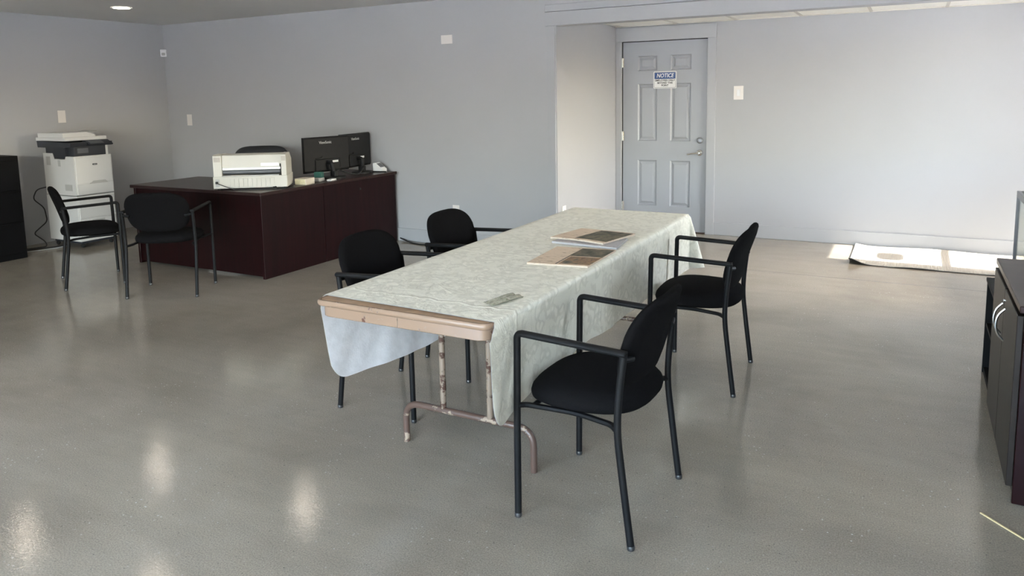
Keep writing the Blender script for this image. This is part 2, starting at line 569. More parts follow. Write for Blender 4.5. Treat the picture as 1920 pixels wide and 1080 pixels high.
def text(name, s, size, mat, parent, loc, rot, shear=0.0, bold=0.0, sx=1.0):
    cu = bpy.data.curves.new(name, 'FONT')
    cu.body = s
    cu.size = size
    cu.align_x = 'CENTER'
    cu.align_y = 'CENTER'
    cu.shear = shear
    cu.offset = bold
    cu.extrude = 0.0004
    cu.resolution_u = 3
    t = bpy.data.objects.new(name + '_tmp', cu)
    COL.objects.link(t)
    dg = bpy.context.evaluated_depsgraph_get()
    me = bpy.data.meshes.new_from_object(t.evaluated_get(dg))
    bpy.data.objects.remove(t)
    me.materials.clear()
    me.materials.append(M[mat])
    o = bpy.data.objects.new(name, me)
    COL.objects.link(o)
    o.parent = parent
    o.location = loc
    o.rotation_euler = rot
    o.scale = (sx, 1, 1)
    return o


# ---------------------------------------------------------------- room shell
XL, XR, XE = -8.2662, 1.50, -2.8982      # left wall, right wall, alcove edge
YF, YM, YD = -3.2, 6.2593, 7.8302        # front wall, main back wall, door wall
H, HA, HB = 2.4368, 2.208, 2.118         # room ceiling, alcove ceiling, header underside

struct(MB().box(XL - 0.1, XR + 0.1, YF - 0.1, YD + 0.1, -0.1, 0).build('floor', 'floor'))
struct(MB().box(XL - 0.12, XR + 0.12, YF - 0.12, YD + 0.12, H, H + 0.1).build('ceiling', 'ceil'))
struct(MB().box(XL - 0.12, XL, YF - 0.12, YM + 0.12, 0, H).build('wall_left', 'wall'))
struct(MB().box(XL, XE - 0.001, YM, YM + 0.12, 0, H).build('wall_back', 'wall'))
struct(MB().box(XE - 0.12, XE, YM + 0.12, YD + 0.12, 0, H).box(XE - 0.12, XE, YM + 0.0005, YM + 0.12, 0, H).build('wall_alcove_side', 'wall'))
DX0, DX1, DH = -2.822, -1.905, 2.042
# door wall with the door opening
struct(MB().box(XE, DX0 - 0.012, YD, YD + 0.12, 0, H).box(DX1 + 0.012, XR, YD, YD + 0.12, 0, H).box(DX0 - 0.012, DX1 + 0.012, YD, YD + 0.12, DH + 0.012, H).build('wall_alcove_back', 'wall'))
struct(MB().box(XE, XR, YM, YM + 0.14, HB, H).build('wall_header', 'wall'))
# right wall with a glazed street door at its far end
GY0, GY1, GH = 7.095, 7.77, 2.11
FILL_WIN = [(-1.9, -1.3, 0.12, 2.15), (5.75, 6.75, 0.92, 2.12)]  # unseen side windows, added to bring skylight in from the right
rw = MB().box(XR, XR + 0.12, GY1 + 0.05, YD + 0.12, 0, H).box(XR, XR + 0.12, GY0 - 0.05, GY1 + 0.05, GH + 0.10, H)
ys = [YF - 0.12] + [v for a in FILL_WIN for v in a[:2]] + [GY0 - 0.05]
for i in range(0, len(ys), 2):
    rw.box(XR, XR + 0.12, ys[i], ys[i + 1], 0, H)
for y0, y1, z0, z1 in FILL_WIN:
    rw.box(XR, XR + 0.12, y0, y1, 0, z0).box(XR, XR + 0.12, y0, y1, z1, H)
struct(rw.build('wall_right', 'wall'))
# front wall with three shop windows behind the camera
WIN = [(-4.3, -2.5), (-2.3, -0.5), (-0.3, 1.38)]
WZ0, WZ1 = 0.08, 2.28
fw = MB().box(XL, XR, YF - 0.12, YF, 0, WZ0).box(XL, XR, YF - 0.12, YF, WZ1, H)
xs = [XL] + [v for a in WIN for v in a] + [XR]
for i in range(0, len(xs), 2):
    fw.box(xs[i], xs[i + 1], YF - 0.12, YF, WZ0, WZ1)
struct(fw.build('wall_front', 'wall'))
for i, (a, b) in enumerate(WIN):
    f = MB()
    f.box(a, a + 0.05, YF - 0.09, YF - 0.03, WZ0, WZ1).box(b - 0.05, b, YF - 0.09, YF - 0.03, WZ0, WZ1)
    f.box(a, b, YF - 0.09, YF - 0.03, WZ0, WZ0 + 0.05).box(a, b, YF - 0.09, YF - 0.03, WZ1 - 0.05, WZ1)
    fo = struct(f.build('window_%d' % (i + 1), 'steel_dark'))
    MB().box(a + 0.05, b - 0.05, YF - 0.063, YF - 0.057, WZ0 + 0.05, WZ1 - 0.05).build('pane', 'glass', fo)
    portal('daylight_portal', ((a + b) / 2, YF - 0.13, (WZ0 + WZ1) / 2), (0, 1, 0), b - a, WZ1 - WZ0)
for i, (y0, y1, z0, z1) in enumerate(FILL_WIN):  # frames and panes of the windows added for skylight
    f = MB()
    for y in (y0, (y0 + y1) / 2 - 0.025, y1 - 0.05):
        f.box(XR + 0.03, XR + 0.09, y, y + 0.05, z0, z1)
    f.box(XR + 0.03, XR + 0.09, y0, y1, z0, z0 + 0.05).box(XR + 0.03, XR + 0.09, y0, y1, z1 - 0.05, z1)
    fo = struct(f.build('window_%d' % (i + 4), 'steel_dark'))
    MB().box(XR + 0.057, XR + 0.063, y0 + 0.05, y1 - 0.05, z0 + 0.05, z1 - 0.05).build('pane', 'glass', fo)
    portal('daylight_portal', (XR + 0.13, (y0 + y1) / 2, (z0 + z1) / 2), (-1, 0, 0), y1 - y0, z1 - z0)
struct(MB().box(XR + 0.12, XR + 2.5, YF - 0.1, 2.0, 2.30, 2.38).box(XR + 0.12, XR + 1.7, 2.0, GY0 - 0.07, 2.30, 2.38).build('sun_blocker', 'trim'))  # unseen slab, added to keep direct sun out of the side windows
# street door
f = MB()
f.box(XR + 0.03, XR + 0.08, GY0 - 0.05, GY0, 0, GH + 0.05).box(XR + 0.03, XR + 0.08, GY1, GY1 + 0.05, 0, GH + 0.05)
f.box(XR + 0.03, XR + 0.08, GY0, GY1, GH, GH + 0.10).box(XR + 0.03, XR + 0.08, GY0, GY1, 0, 0.16)
gd = struct(f.build('door_2', 'steel_dark'))
MB().box(XR + 0.052, XR + 0.058, GY0, GY1, 0.16, GH).build('pane', 'tinted_glass', gd)
MB().box(XR + 0.02, XR + 0.05, GY0, GY1, 1.17, 1.21).build('push_bar', 'steel_dark', gd)
poly = [(7.33 + 0.15 * math.copysign(abs(math.cos(t)) ** 0.6, math.cos(t)), 1.62 + 0.105 * math.copysign(abs(math.sin(t)) ** 0.6, math.sin(t))) for t in [2 * math.pi * k / 24 for k in range(24)]]
MB().prism(poly, 0, XR + 0.049, XR + 0.0515).build('door_sticker', 'sign_white', gd)
portal('daylight_portal', (XR + 0.13, (GY0 + GY1) / 2, GH / 2), (-1, 0, 0), GY1 - GY0, GH)
struct(MB().box(-60, 60, -60, 60, -0.3, -0.12).build('ground', 'outside'))

# alcove drop ceiling: T-bar grid with separate tiles
ac = MB()
GX0 = -2.83
gx = [GX0 + 0.61 * k for k in range(8)]
gy = [YM + 0.14, 6.585, 7.195, YD]
for x in gx[:]:
    if XE < x < XR:
        ac.box(x - 0.012, x + 0.012, YM + 0.14, YD, HA, HA + 0.03)
for y in gy[1:-1]:
    ac.box(XE, XR, y - 0.012, y + 0.012, HA + 0.0005, HA + 0.03)
ac.box(XE, XR, YD - 0.022, YD, HA, HA + 0.03).box(XE, XR, YM + 0.14, YM + 0.162, HA, HA + 0.03)
aco = struct(ac.build('ceiling_alcove', 'tbar'))
ex = [XE] + [x for x in gx if XE < x < XR] + [XR]
for i in range(len(ex) - 1):
    for j in range(len(gy) - 1):
        if ex[i + 1] - ex[i] > 0.03 and gy[j + 1] - gy[j] > 0.03:
            MB().box(ex[i] + 0.006, ex[i + 1] - 0.006, gy[j] + 0.006, gy[j + 1] - 0.006, HA + 0.008, HA + 0.026).build('ceiling_tile', 'tile', aco)

# ---------------------------------------------------------------- trim
BB = 0.135
struct(MB().box(-4.9, XE - 0.09, YM - 0.016, YM, 0, BB, 0.003).build('baseboard_back', 'trim'))
struct(MB().box(XE, XE + 0.016, YM + 0.02, YD - 0.02, 0, BB, 0.003).build('baseboard_alcove_side', 'trim'))
struct(MB().box(DX1 + 0.097, XR, YD - 0.016, YD, 0, BB, 0.003).build('baseboard_alcove_back', 'trim'))
# door casing
c = MB().box(XE + 0.002, DX0 - 0.008, YD - 0.02, YD, 0, DH + 0.008, 0.002)
c.box(DX1 + 0.008, DX1 + 0.097, YD - 0.02, YD, 0, DH + 0.008, 0.002)
c.box(XE + 0.002, DX1 + 0.097, YD - 0.022, YD, DH + 0.008, HA - 0.012, 0.002)
struct(c.build('trim_1', 'trim'))
# opening casing: left upright, header board and cap strip
struct(MB().box(XE - 0.085, XE - 0.001, YM - 0.018, YM, 0, HB - 0.002, 0.002).build('trim_2', 'trim'))
struct(MB().box(XE - 0.095, XR, YM - 0.03, YM, HB - 0.002, 2.238, 0.002).build('trim_3', 'trim'))
struct(MB().box(XE - 0.095, XR, YM - 0.022, YM, 2.242, 2.305, 0.002).build('trim_4', 'trim'))
struct(MB().box(XE - 0.004, XE + 0.012, YM - 0.008, YM + 0.006, 0, HB - 0.002, 0.002).build('trim_5', 'trim'))

# ---------------------------------------------------------------- panelled door
door = MB()
fy = YD + 0.012                       # front face of the slab
PX = [(-2.652, -2.438), (-2.292, -2.072)]
PZ = [(0.272, 0.772), (0.980, 1.596), (1.735, 1.893)]
# slab as stiles and rails so that the panels sit in real recesses
st = [DX0, PX[0][0], PX[0][1], PX[1][0], PX[1][1], DX1]
zz = [0.012, PZ[0][0], PZ[0][1], PZ[1][0], PZ[1][1], PZ[2][0], PZ[2][1], DH]
for i in (0, 2, 4):
    door.box(st[i], st[i + 1], fy, fy + 0.04, zz[0], zz[-1])
for j in (0, 2, 4, 6):
    for i in (1, 3):
        door.box(st[i], st[i + 1], fy, fy + 0.04, zz[j], zz[j + 1])
dr = struct(door.build('door_1', 'door'))


def recess_panel(x0, x1, z0, z1):
    m = MB()
    lv = [(0.0, 0.0), (0.012, 0.013), (0.022, 0.013), (0.045, 0.003)]
    rings = []
    for ins, d in lv:
        rings.append([m.bm.verts.new((x, fy + d, z)) for x, z in ((x0 + ins, z0 + ins), (x1 - ins, z0 + ins), (x1 - ins, z1 - ins), (x0 + ins, z1 - ins))])
    for a, b in zip(rings, rings[1:]):
        for k in range(4):
            m.bm.faces.new((a[k], a[(k + 1) % 4], b[(k + 1) % 4], b[k]))
    m.bm.faces.new(rings[-1])
    o = m.build('panel', 'door', dr, fix=False)
    me = o.data
    if me.polygons[-1].normal.y > 0:
        me.flip_normals()


for a, b in PX:
    for z0, z1 in PZ:
        recess_panel(a, b, z0, z1)
# black strips standing in for the dark gap round the slab; threshold
MB().box(DX0 - 0.012, DX0, YD + 0.02, YD + 0.06, 0, DH + 0.012).box(DX1, DX1 + 0.012, YD + 0.02, YD + 0.06, 0, DH + 0.012).box(DX0, DX1, YD + 0.02, YD + 0.06, DH, DH + 0.012).build('gap_strip', 'gap_black', dr)
MB().box(DX0, DX1, YD - 0.03, YD + 0.06, 0, 0.012, 0.003).build('threshold', 'threshold', dr)
for z in (1.827, 1.031, 0.257):
    m = MB().tube([(DX0 - 0.004, YD - 0.004, z - 0.05), (DX0 - 0.004, YD - 0.004, z + 0.05)], 0.008, 8)
    m.box(DX0, DX0 + 0.016, YD + 0.004, YD + 0.0125, z - 0.05, z + 0.05)
    m.build('hinge', 'chrome', dr, smooth=True)
MB().lathe([(0.032, 0), (0.032, -0.012), (0.024, -0.018), (0.014, -0.020)], (-1.972, fy, 0.992), 20, 1).build('deadbolt', 'dull_nickel', dr, smooth=True)
hd = MB().lathe([(0.032, 0), (0.031, -0.010), (0.016, -0.016), (0.013, -0.045), (0.010, -0.048)], (-1.972, fy, 0.862), 20, 1).build('lever_handle', 'chrome', dr, smooth=True)
MB().tube(fillet([(-1.972, fy - 0.042, 0.862), (-2.03, fy - 0.048, 0.858), (-2.095, fy - 0.044, 0.845)], 0.03), 0.008, 8).build('lever', 'chrome', hd, smooth=True)

# notice sign on the door
SX0, SX1, SZ0, SZ1 = -2.478, -2.226, 1.542, 1.724
sg = thing('notice_sign', 'white and blue NOTICE employees only sign fixed on the grey door', 'sign', ((SX0 + SX1) / 2, fy - 0.0035, (SZ0 + SZ1) / 2))
hw_, hh_ = (SX1 - SX0) / 2, (SZ1 - SZ0) / 2


def rrect(x0, x1, z0, z1, r, n=5):
    p = []
    for cx, cz, a0 in ((x1 - r, z1 - r, 0), (x0 + r, z1 - r, 90), (x0 + r, z0 + r, 180), (x1 - r, z0 + r, 270)):
        for k in range(n + 1):
            a = R(a0 + 90 * k / n)
            p.append((cx + r * math.cos(a), cz + r * math.sin(a)))
    return p


MB().prism(rrect(-hw_, hw_, -hh_, hh_, 0.014), 1, 0, 0.003).build('sign_plate', 'sign_white', sg)
o_ = MB()
a_, b_ = rrect(-hw_ + 0.008, hw_ - 0.008, -hh_ + 0.008, hh_ - 0.008, 0.01), rrect(-hw_ + 0.0105, hw_ - 0.0105, -hh_ + 0.0105, hh_ - 0.0105, 0.008)
va = [o_.bm.verts.new((x, -0.0004, z)) for x, z in a_]
vb = [o_.bm.verts.new((x, -0.0004, z)) for x, z in b_]
for k in range(len(va)):
    o_.bm.faces.new((va[k], va[(k + 1) % len(va)], vb[(k + 1) % len(va)], vb[k]))
o_.build('sign_border', 'sign_black', sg)
MB().prism(rrect(-hw_ + 0.013, hw_ - 0.013, 0.010, hh_ - 0.013, 0.006), 1, -0.0008, 0).build('sign_header', 'sign_blue', sg)
text('sign_heading', 'NOTICE', 0.060, 'sign_white', sg, (0, -0.0014, 0.044), (R(90), 0, 0), 0.22, 0.0012, 0.84)
for k, s in enumerate(('EMPLOYEES ONLY', 'BEYOND THIS', 'POINT')):
    text('sign_line', s, 0.027, 'sign_black', sg, (0, -0.0008, -0.006 - 0.0265 * k), (R(90), 0, 0), 0.0, 0.0007, 0.98)


# ---------------------------------------------------------------- wall plates and sensor
def plate(name, label, cat, loc, rz, w_, h_, kind):
    t = thing(name, label, cat, loc, rz)
    MB().box(-w_ / 2, w_ / 2, -0.007, 0, -h_ / 2, h_ / 2, 0.003, 2).build('cover_plate', 'white_plastic', t)
    if kind == 'switch':
        MB().box(-0.0165, 0.0165, -0.0105, -0.006, -0.033, 0.033, 0.002).build('rocker', 'bright_plastic', t)
    elif kind == 'outlet':
        for s in (-1, 1):
            rc = MB().prism(rrect(-0.017, 0.017, s * 0.0195 - 0.0145, s * 0.0195 + 0.0145, 0.008), 1, -0.009, -0.006).build('receptacle', 'bright_plastic', t)
            MB().box(-0.008, -0.005, -0.0093, -0.0088, s * 0.0195 - 0.004, s * 0.0195 + 0.006).build('slot', 'gap_black', rc)
            MB().box(0.005, 0.008, -0.0093, -0.0088, s * 0.0195 - 0.004, s * 0.0195 + 0.006).build('slot', 'gap_black', rc)
    return t


plate('light_switch', 'white light switch on the wall right of the panelled door', 'light switch', (-1.581, YD, 1.483), 0, 0.096, 0.138, 'switch')
plate('blank_wall_plate', 'white upright wall plate on the back wall left of the office chair', 'wall plate', (-7.88, YM, 1.267), 0, 0.085, 0.135, 'blank')
plate('wall_plate', 'white wide blank plate high on the back wall', 'wall plate', (-4.071, YM, 2.053), 0, 0.130, 0.085, 'blank')
plate('power_outlet', 'white power outlet low on the back wall behind a black chair', 'outlet', (-4.016, YM, 0.352), 0, 0.078, 0.122, 'outlet')
plate('alcove_outlet', 'white power outlet low on the alcove side wall beyond the long table', 'outlet', (XE, 6.407, 0.385), R(90), 0.085, 0.125, 'outlet')
plate('cover_plate_left', 'white wall plate on the left wall above the photocopier', 'wall plate', (XL, 4.913, 1.354), R(90), 0.085, 0.135, 'blank').name = 'copier_wall_plate'
sn = thing('motion_sensor', 'small white motion sensor high in the room corner', 'sensor', (XL + 0.03, YM - 0.03, 2.093), R(45))
MB().box(-0.035, 0.035, -0.022, 0.028, -0.045, 0.045, 0.008, 2).build('sensor_body', 'bright_plastic', sn, smooth=True)
MB().prism(rrect(-0.02, 0.02, -0.03, 0.005, 0.008), 1, -0.026, -0.02).build('sensor_lens', 'copier_grey', sn)

# ---------------------------------------------------------------- recessed ceiling lights
LIGHTS = [((-7.02, 4.87), 'round recessed light glowing in the ceiling above the photocopier'),
          ((-5.03, 4.98), 'round recessed light above the desk, its glow mirrored in the floor'),
          ((-6.96, 3.45), 'round recessed light whose floor reflection lies in the lower left corner'),
          ((-5.22, 3.50), 'round recessed light whose floor reflection lies at the bottom edge'),
          ((-3.15, 4.95), 'round recessed light above the frame, over the back wall end of the room'),
          ((-3.15, 3.50), 'round recessed light above the frame, left of the long table'),
          ((-1.30, 4.95), 'round recessed light above the frame, over the far table end'),
          ((-1.30, 3.50), 'round recessed light above the frame, over the long table')]
for (x, y), lab in LIGHTS:
    t = thing('recessed_light', lab, 'ceiling light', (x, y, H), 0, 'recessed ceiling lights')
    m = MB()
    n_ = 32
    ra = [m.bm.verts.new((0.098 * math.cos(2 * math.pi * k / n_), 0.098 * math.sin(2 * math.pi * k / n_), -0.001)) for k in range(n_)]
    rb = [m.bm.verts.new((0.093 * math.cos(2 * math.pi * k / n_), 0.093 * math.sin(2 * math.pi * k / n_), -0.008)) for k in range(n_)]
    rc = [m.bm.verts.new((0.078 * math.cos(2 * math.pi * k / n_), 0.078 * math.sin(2 * math.pi * k / n_), -0.006)) for k in range(n_)]
    for p, q in ((ra, rb), (rb, rc)):
        for k in range(n_):
            m.bm.faces.new((p[k], p[(k + 1) % n_], q[(k + 1) % n_], q[k]))
    m.build('trim_ring', 'bright_plastic', t, smooth=True)
    MB().lathe([(0.078, -0.002), (0.078, -0.0065), (0.05, -0.0075)], (0, 0, 0), 32).build('lens', 'lamp', t)


# ---------------------------------------------------------------- guest chairs
def make_chair():
    t = bpy.data.objects.new('guest_chair', None)
    COL.objects.link(t)
    sprof = [(0, 0.030), (0.35, 0.0295), (0.6, 0.027), (0.8, 0.021), (0.92, 0.011), (0.98, -0.004), (1.0, -0.020), (0.985, -0.036), (0.93, -0.046), (0.80, -0.049), (0, -0.049)]

    def seat_fn(x, y, h):
        z = 0.468 + h - 0.28 * max(0, y - 0.09) ** 1.6
        return (x * (1 - 0.10 * max(0, -y) / 0.2), y + 0.012, z)
    MB().pad(0.243, 0.220, 3.0, sprof, seat_fn).build('seat', 'black_fabric', t, smooth=True)
    bprof = [(0, 0.020), (0.4, 0.0205), (0.7, 0.020), (0.88, 0.015), (0.97, 0.006), (1.0, -0.004), (0.985, -0.014), (0.92, -0.021), (0.7, -0.026), (0, -0.028)]

    def back_fn(x, y, h):
        # y: along the back (up), h: towards the sitter
        s = (y + 0.178) / 0.356
        wdt = 0.93 + 0.11 * min(1, s / 0.6) - 0.06 * max(0, s - 0.6) / 0.4
        ang = R(17)
        by = -0.163 - 0.092 * s + 0.008 * math.sin(math.pi * s)
        bz = 0.512 + 0.311 * s
        curve = 0.62 * x * x
        return (x * wdt, by + h * math.cos(ang) + curve, bz + h * math.sin(ang))
    MB().pad(0.235, 0.178, 3.4, bprof, back_fn).build('backrest', 'black_fabric', t, smooth=True)
    for s in (-1, 1):
        x = s * 0.2625
        lg = MB().tube([(x, 0.213, 0.006), (x, 0.211, 0.35), (x, 0.206, 0.645)], 0.0125, 12).build('leg', 'black_metal', t, smooth=True)
        MB().lathe([(0.012, 0.0), (0.0135, 0.004), (0.0135, 0.012), (0.0125, 0.016)], (x, 0.213, 0), 12).build('foot_glide', 'glide', lg, smooth=True)
        pts = fillet([(x, -0.213, 0.006), (x, -0.185, 0.22), (x, -0.163, 0.40), (x, -0.170, 0.53), (x, -0.187, 0.668)], 0.09, 6)
        lg = MB().tube(pts, 0.0125, 12).build('leg', 'black_metal', t, smooth=True)
        MB().lathe([(0.012, 0.0), (0.0135, 0.004), (0.0135, 0.012), (0.0125, 0.016)], (x, -0.213, 0), 12).build('foot_glide', 'glide', lg, smooth=True)
        ap = fillet([(x, 0.206, 0.635), (x, 0.206, 0.682), (x, -0.195, 0.667)], 0.034, 7)
        n_ = len(ap)
        rads = []
        for i, p in enumerate(ap):
            k = min(1.0, max(0.0, (0.206 - p.y) / 0.03))
            rads.append((0.0125 + 0.0045 * k, 0.0125 - 0.001 * k))
        MB().tube(ap, 0.0125, 12, rads, flat=True).build('armrest', 'chair_arm', t, smooth=True)
        # bracket from the rear post to the backrest
        MB().tube([(x, -0.182, 0.645), (s * 0.235, -0.190, 0.640), (s * 0.205, -0.196, 0.636)], 0.010, 8).build('back_bracket', 'black_metal', t, smooth=True)
        # bowed seat rail
        rp = fillet([(x, 0.209, 0.418), (s * 0.238, 0.185, 0.416), (s * 0.215, 0.0, 0.412), (s * 0.232, -0.135, 0.405), (x, -0.166, 0.400)], 0.05, 5)
        MB().tube(rp, 0.0105, 8, [(0.0095, 0.0125)] * len(rp)).build('seat_rail', 'black_metal', t, smooth=True)
    MB().tube([(-0.235, 0.16, 0.416), (0.235, 0.16, 0.416)], 0.009, 8).build('front_crossbar', 'black_metal', t, smooth=True)
    return t


CH = [  # x, y, rz, label, slate back
    (-0.966, 2.460, 90 - 1.4, 'black armchair nearest the camera at the right of the long table'),
    (-0.944, 3.861, 90 + 1.6, 'black armchair at the table right side facing the folded newspapers'),
    (-2.205, 2.926, -90 + 2.6, 'black armchair on the table left side, nearer one, in front of the desk'),
    (-2.215, 3.690, -90 + 1.0, 'black armchair on the table left side, farther one, before the back wall'),
    (-6.078, 3.753, -28.4, 'black armchair seen side-on in front of the photocopier'),
    (-5.144, 3.8135, 31.6, 'black armchair seen from behind, facing the front of the desk'),
]
base_chair = make_chair()
for i, (x, y, rz, lab) in enumerate(CH):
    c_ = base_chair if i == 0 else copy_tree(base_chair)
    c_.location = (x, y, 0)
    c_.rotation_euler = (0, 0, R(rz))
    tag(c_, lab, 'chair', 'black guest armchairs')

# ---------------------------------------------------------------- folding table
TX0, TX1, TY0, TY1 = -1.969, -1.207, 2.054, 4.527
tb = thing('folding_table', 'long folding table with worn tan metal edge and rusty legs', 'table', ((TX0 + TX1) / 2, (TY0 + TY1) / 2, 0))
hw, hl = (TX1 - TX0) / 2, (TY1 - TY0) / 2


def rrect_xy(hx, hy, r, n=6):
    return rrect(-hx, hx, -hy, hy, r, n)


MB().prism(rrect_xy(hw - 0.012, hl - 0.012, 0.03), 2, 0.722, 0.7445).build('tabletop', 'table_board', tb)
# rolled metal edge
m = MB()
prof = [(-0.012, 0.7455), (-0.004, 0.7455), (0.0, 0.741), (0.001, 0.733), (-0.002, 0.726), (-0.008, 0.722), (-0.012, 0.722)]
rings = []
for off, z in prof:
    rings.append([m.bm.verts.new((x, y, z)) for x, y in rrect_xy(hw + off, hl + off, max(0.012, 0.035 + off))])
for a, b in zip(rings, rings[1:]):
    for k in range(len(a)):
        m.bm.faces.new((a[k], a[(k + 1) % len(a)], b[(k + 1) % len(a)], b[k]))
m.build('edge_moulding', 'rust_paint', tb, smooth=True)
m = MB()
rings = [[m.bm.verts.new((x, y, z)) for x, y in rrect_xy(hw + off, hl + off, 0.04)] for off, z in ((-0.016, 0.724), (-0.016, 0.683), (-0.019, 0.680), (-0.022, 0.683), (-0.022, 0.724))]
for a, b in zip(rings, rings[1:]):
    for k in range(len(a)):
        m.bm.faces.new((a[k], a[(k + 1) % len(a)], b[(k + 1) % len(a)], b[k]))
m.build('apron', 'rust_paint', tb, smooth=True)
MB().box(-0.004, -0.002, -hl + 0.0145, -hl + 0.0165, 0.684, 0.722).build('apron_seam', 'rust_leg', tb)
for s, yy in ((-1, -hl + 0.456), (1, hl - 0.456)):
    ft = MB().tube(fillet([(-0.312, yy, 0.0), (-0.312, yy, 0.178), (0.312, yy, 0.178), (0.312, yy, 0.0)], 0.075, 8), 0.0145, 12).build('foot_rail', 'rust_foot', tb, smooth=True)
    for q in (-1, 1):
        MB().tube([(q * 0.114, yy, 0.178), (q * 0.114, yy, 0.722)], 0.0130, 12).build('leg', 'rust_leg', tb, smooth=True)
        MB().tube([(q * 0.114, yy, 0.60), (q * 0.114, yy - s * 0.20, 0.718)], 0.007, 8).build('brace', 'rust_leg', tb, smooth=True)

# ---------------------------------------------------------------- tablecloth
CZ = 0.7485
CX = (TX0 + TX1) / 2
HWc, RHO = 0.3845, 0.010
YFAR = TY1 + 0.004


def drop_fn(d):
    q = RHO * math.pi / 2
    if d < q:
        return RHO * math.sin(d / RHO), RHO * (1 - math.cos(d / RHO))
    return RHO, RHO + d - q


def ynear(side, a, d):
    """near edge of the cloth: on top it runs slightly askew; on the drops it hangs past the table end"""
    if side == 0:
        t = (a + HWc) / (2 * HWc)
        return 2.120 - 0.030 * t
    if side > 0:
        return 2.090 - 0.055 * min(1, d / 0.06)
    return 2.120 - 0.022 * min(1, d / 0.05) + 0.06 * max(0, d - 0.05)


def maxdrop(side, y, y0):
    s = max(0.0, y - y0)
    if side > 0:
        D = 0.352 + 0.026 * math.exp(-((y - 2.05) / 0.25) ** 2) - 0.025 * math.exp(-((y - 2.9) / 0.25) ** 2)
    else:
        D = 0.352 + 0.045 * min(1, (y - 2.1) / 0.6)
    Rr = 0.10
    if s < Rr:
        D = D - Rr + math.sqrt(max(0, Rr * Rr - (Rr - s) ** 2))
    return D


m = MB()
NT, NA, NB, NF = 18, 26, 96, 16
cols = [(-1, 1 - k / NT) for k in range(NT)] + [(0, -1 + 2 * k / NA) for k in range(NA + 1)] + [(1, (k + 1) / NT) for k in range(NT)]
DF = 0.34
rnd = random.Random(4)
grid = []
for j in range(NB + 1 + NF):
    row = []
    for side, t in cols:
        if j <= NB:
            v = (j / NB) ** 1.35
            if side == 0:
                y0 = ynear(0, t * HWc, 0)
                y = y0 + (YFAR - y0) * v
                z = CZ + 0.0012 * math.sin(3 * t + 2.1 * y) * math.sin(5 * y) * (1 - t * t)
                p = (CX + t * HWc, y, max(CZ - 0.0004, z))
            else:
                d = 0.0
                y = 2.1
                for _ in range(3):
                    y0 = ynear(side, 0, d)
                    y = y0 + (YFAR - y0) * v
                    d = t * maxdrop(side, y, ynear(side, 0, 0.2))
                o_x, dn = drop_fn(d)
                k = dn / 0.35
                wav = k * (0.007 * math.sin(6.5 * y + 0.6) + 0.004 * math.sin(15 * y + 2.0 + 3 * k)) + k * 0.002 * math.sin(37 * y + 9 * k)
                if side > 0:
                    lean = -0.020 * k + 0.03 * k * math.exp(-((y - 2.05) / 0.10) ** 2)
                else:
                    lean = -0.040 * k
                endk = max(0, (y - 4.2) / 0.33)
                lean = lean * (1 - endk)
                p = (CX + side * (HWc + o_x + lean + wav * (1 - endk)), y, CZ - dn)
        else:
            tb_ = (j - NB) / NF
            db = tb_ * DF
            if side == 0:
                o_y, dn = drop_fn(db)
                k = dn / 0.35
                p = (CX + t * HWc, YFAR + o_y + k * 0.008 * math.sin(9 * t), CZ - dn)
            else:
                Da = maxdrop(side, YFAR, 2.0)
                a_, b_ = t, tb_
                da = a_ * math.sqrt(1 - 0.45 * b_ * b_) * Da
                db2 = b_ * math.sqrt(1 - 0.45 * a_ * a_) * DF
                r_ = math.hypot(da, db2)
                ph = math.atan2(db2, da)
                o_r, dn = drop_fn(r_)
                fl = o_r + 0.30 * r_ * math.sin(2 * ph) ** 2 * (1 if side > 0 else 0.5)
                p = (CX + side * (HWc + fl * math.cos(ph)), YFAR + fl * math.sin(ph), CZ - dn * (1 - 0.03 * math.sin(2 * ph)))
        row.append(p)
    grid.append(row)
tcl = thing('tablecloth', 'cream patterned vinyl tablecloth draped over the long folding table', 'tablecloth', (CX, (TY0 + TY1) / 2, 0))
off = Vector((CX, (TY0 + TY1) / 2, 0))
for part, depth in (('vinyl_face', 0.0), ('flannel_backing', 0.0016)):
    m = MB()
    V = [[m.bm.verts.new(Vector(p) - off) for p in row] for row in grid]
    for j in range(len(V) - 1):
        for i in range(len(cols) - 1):
            m.bm.faces.new((V[j][i], V[j][i + 1], V[j + 1][i + 1], V[j + 1][i]))
    bmesh.ops.remove_doubles(m.bm, verts=m.bm.verts[:], dist=0.00002)
    m.bm.normal_update()
    if depth:
        nrm = [(v, v.normal.copy()) for v in m.bm.verts]
        for v, nn in nrm:
            v.co -= nn * depth
        bmesh.ops.reverse_faces(m.bm, faces=m.bm.faces[:])
    m.build(part, 'cloth' if not depth else 'flannel', tcl, smooth=False, fix=False)
for o in tcl.children:
    for p in o.data.polygons:
        p.use_smooth = True


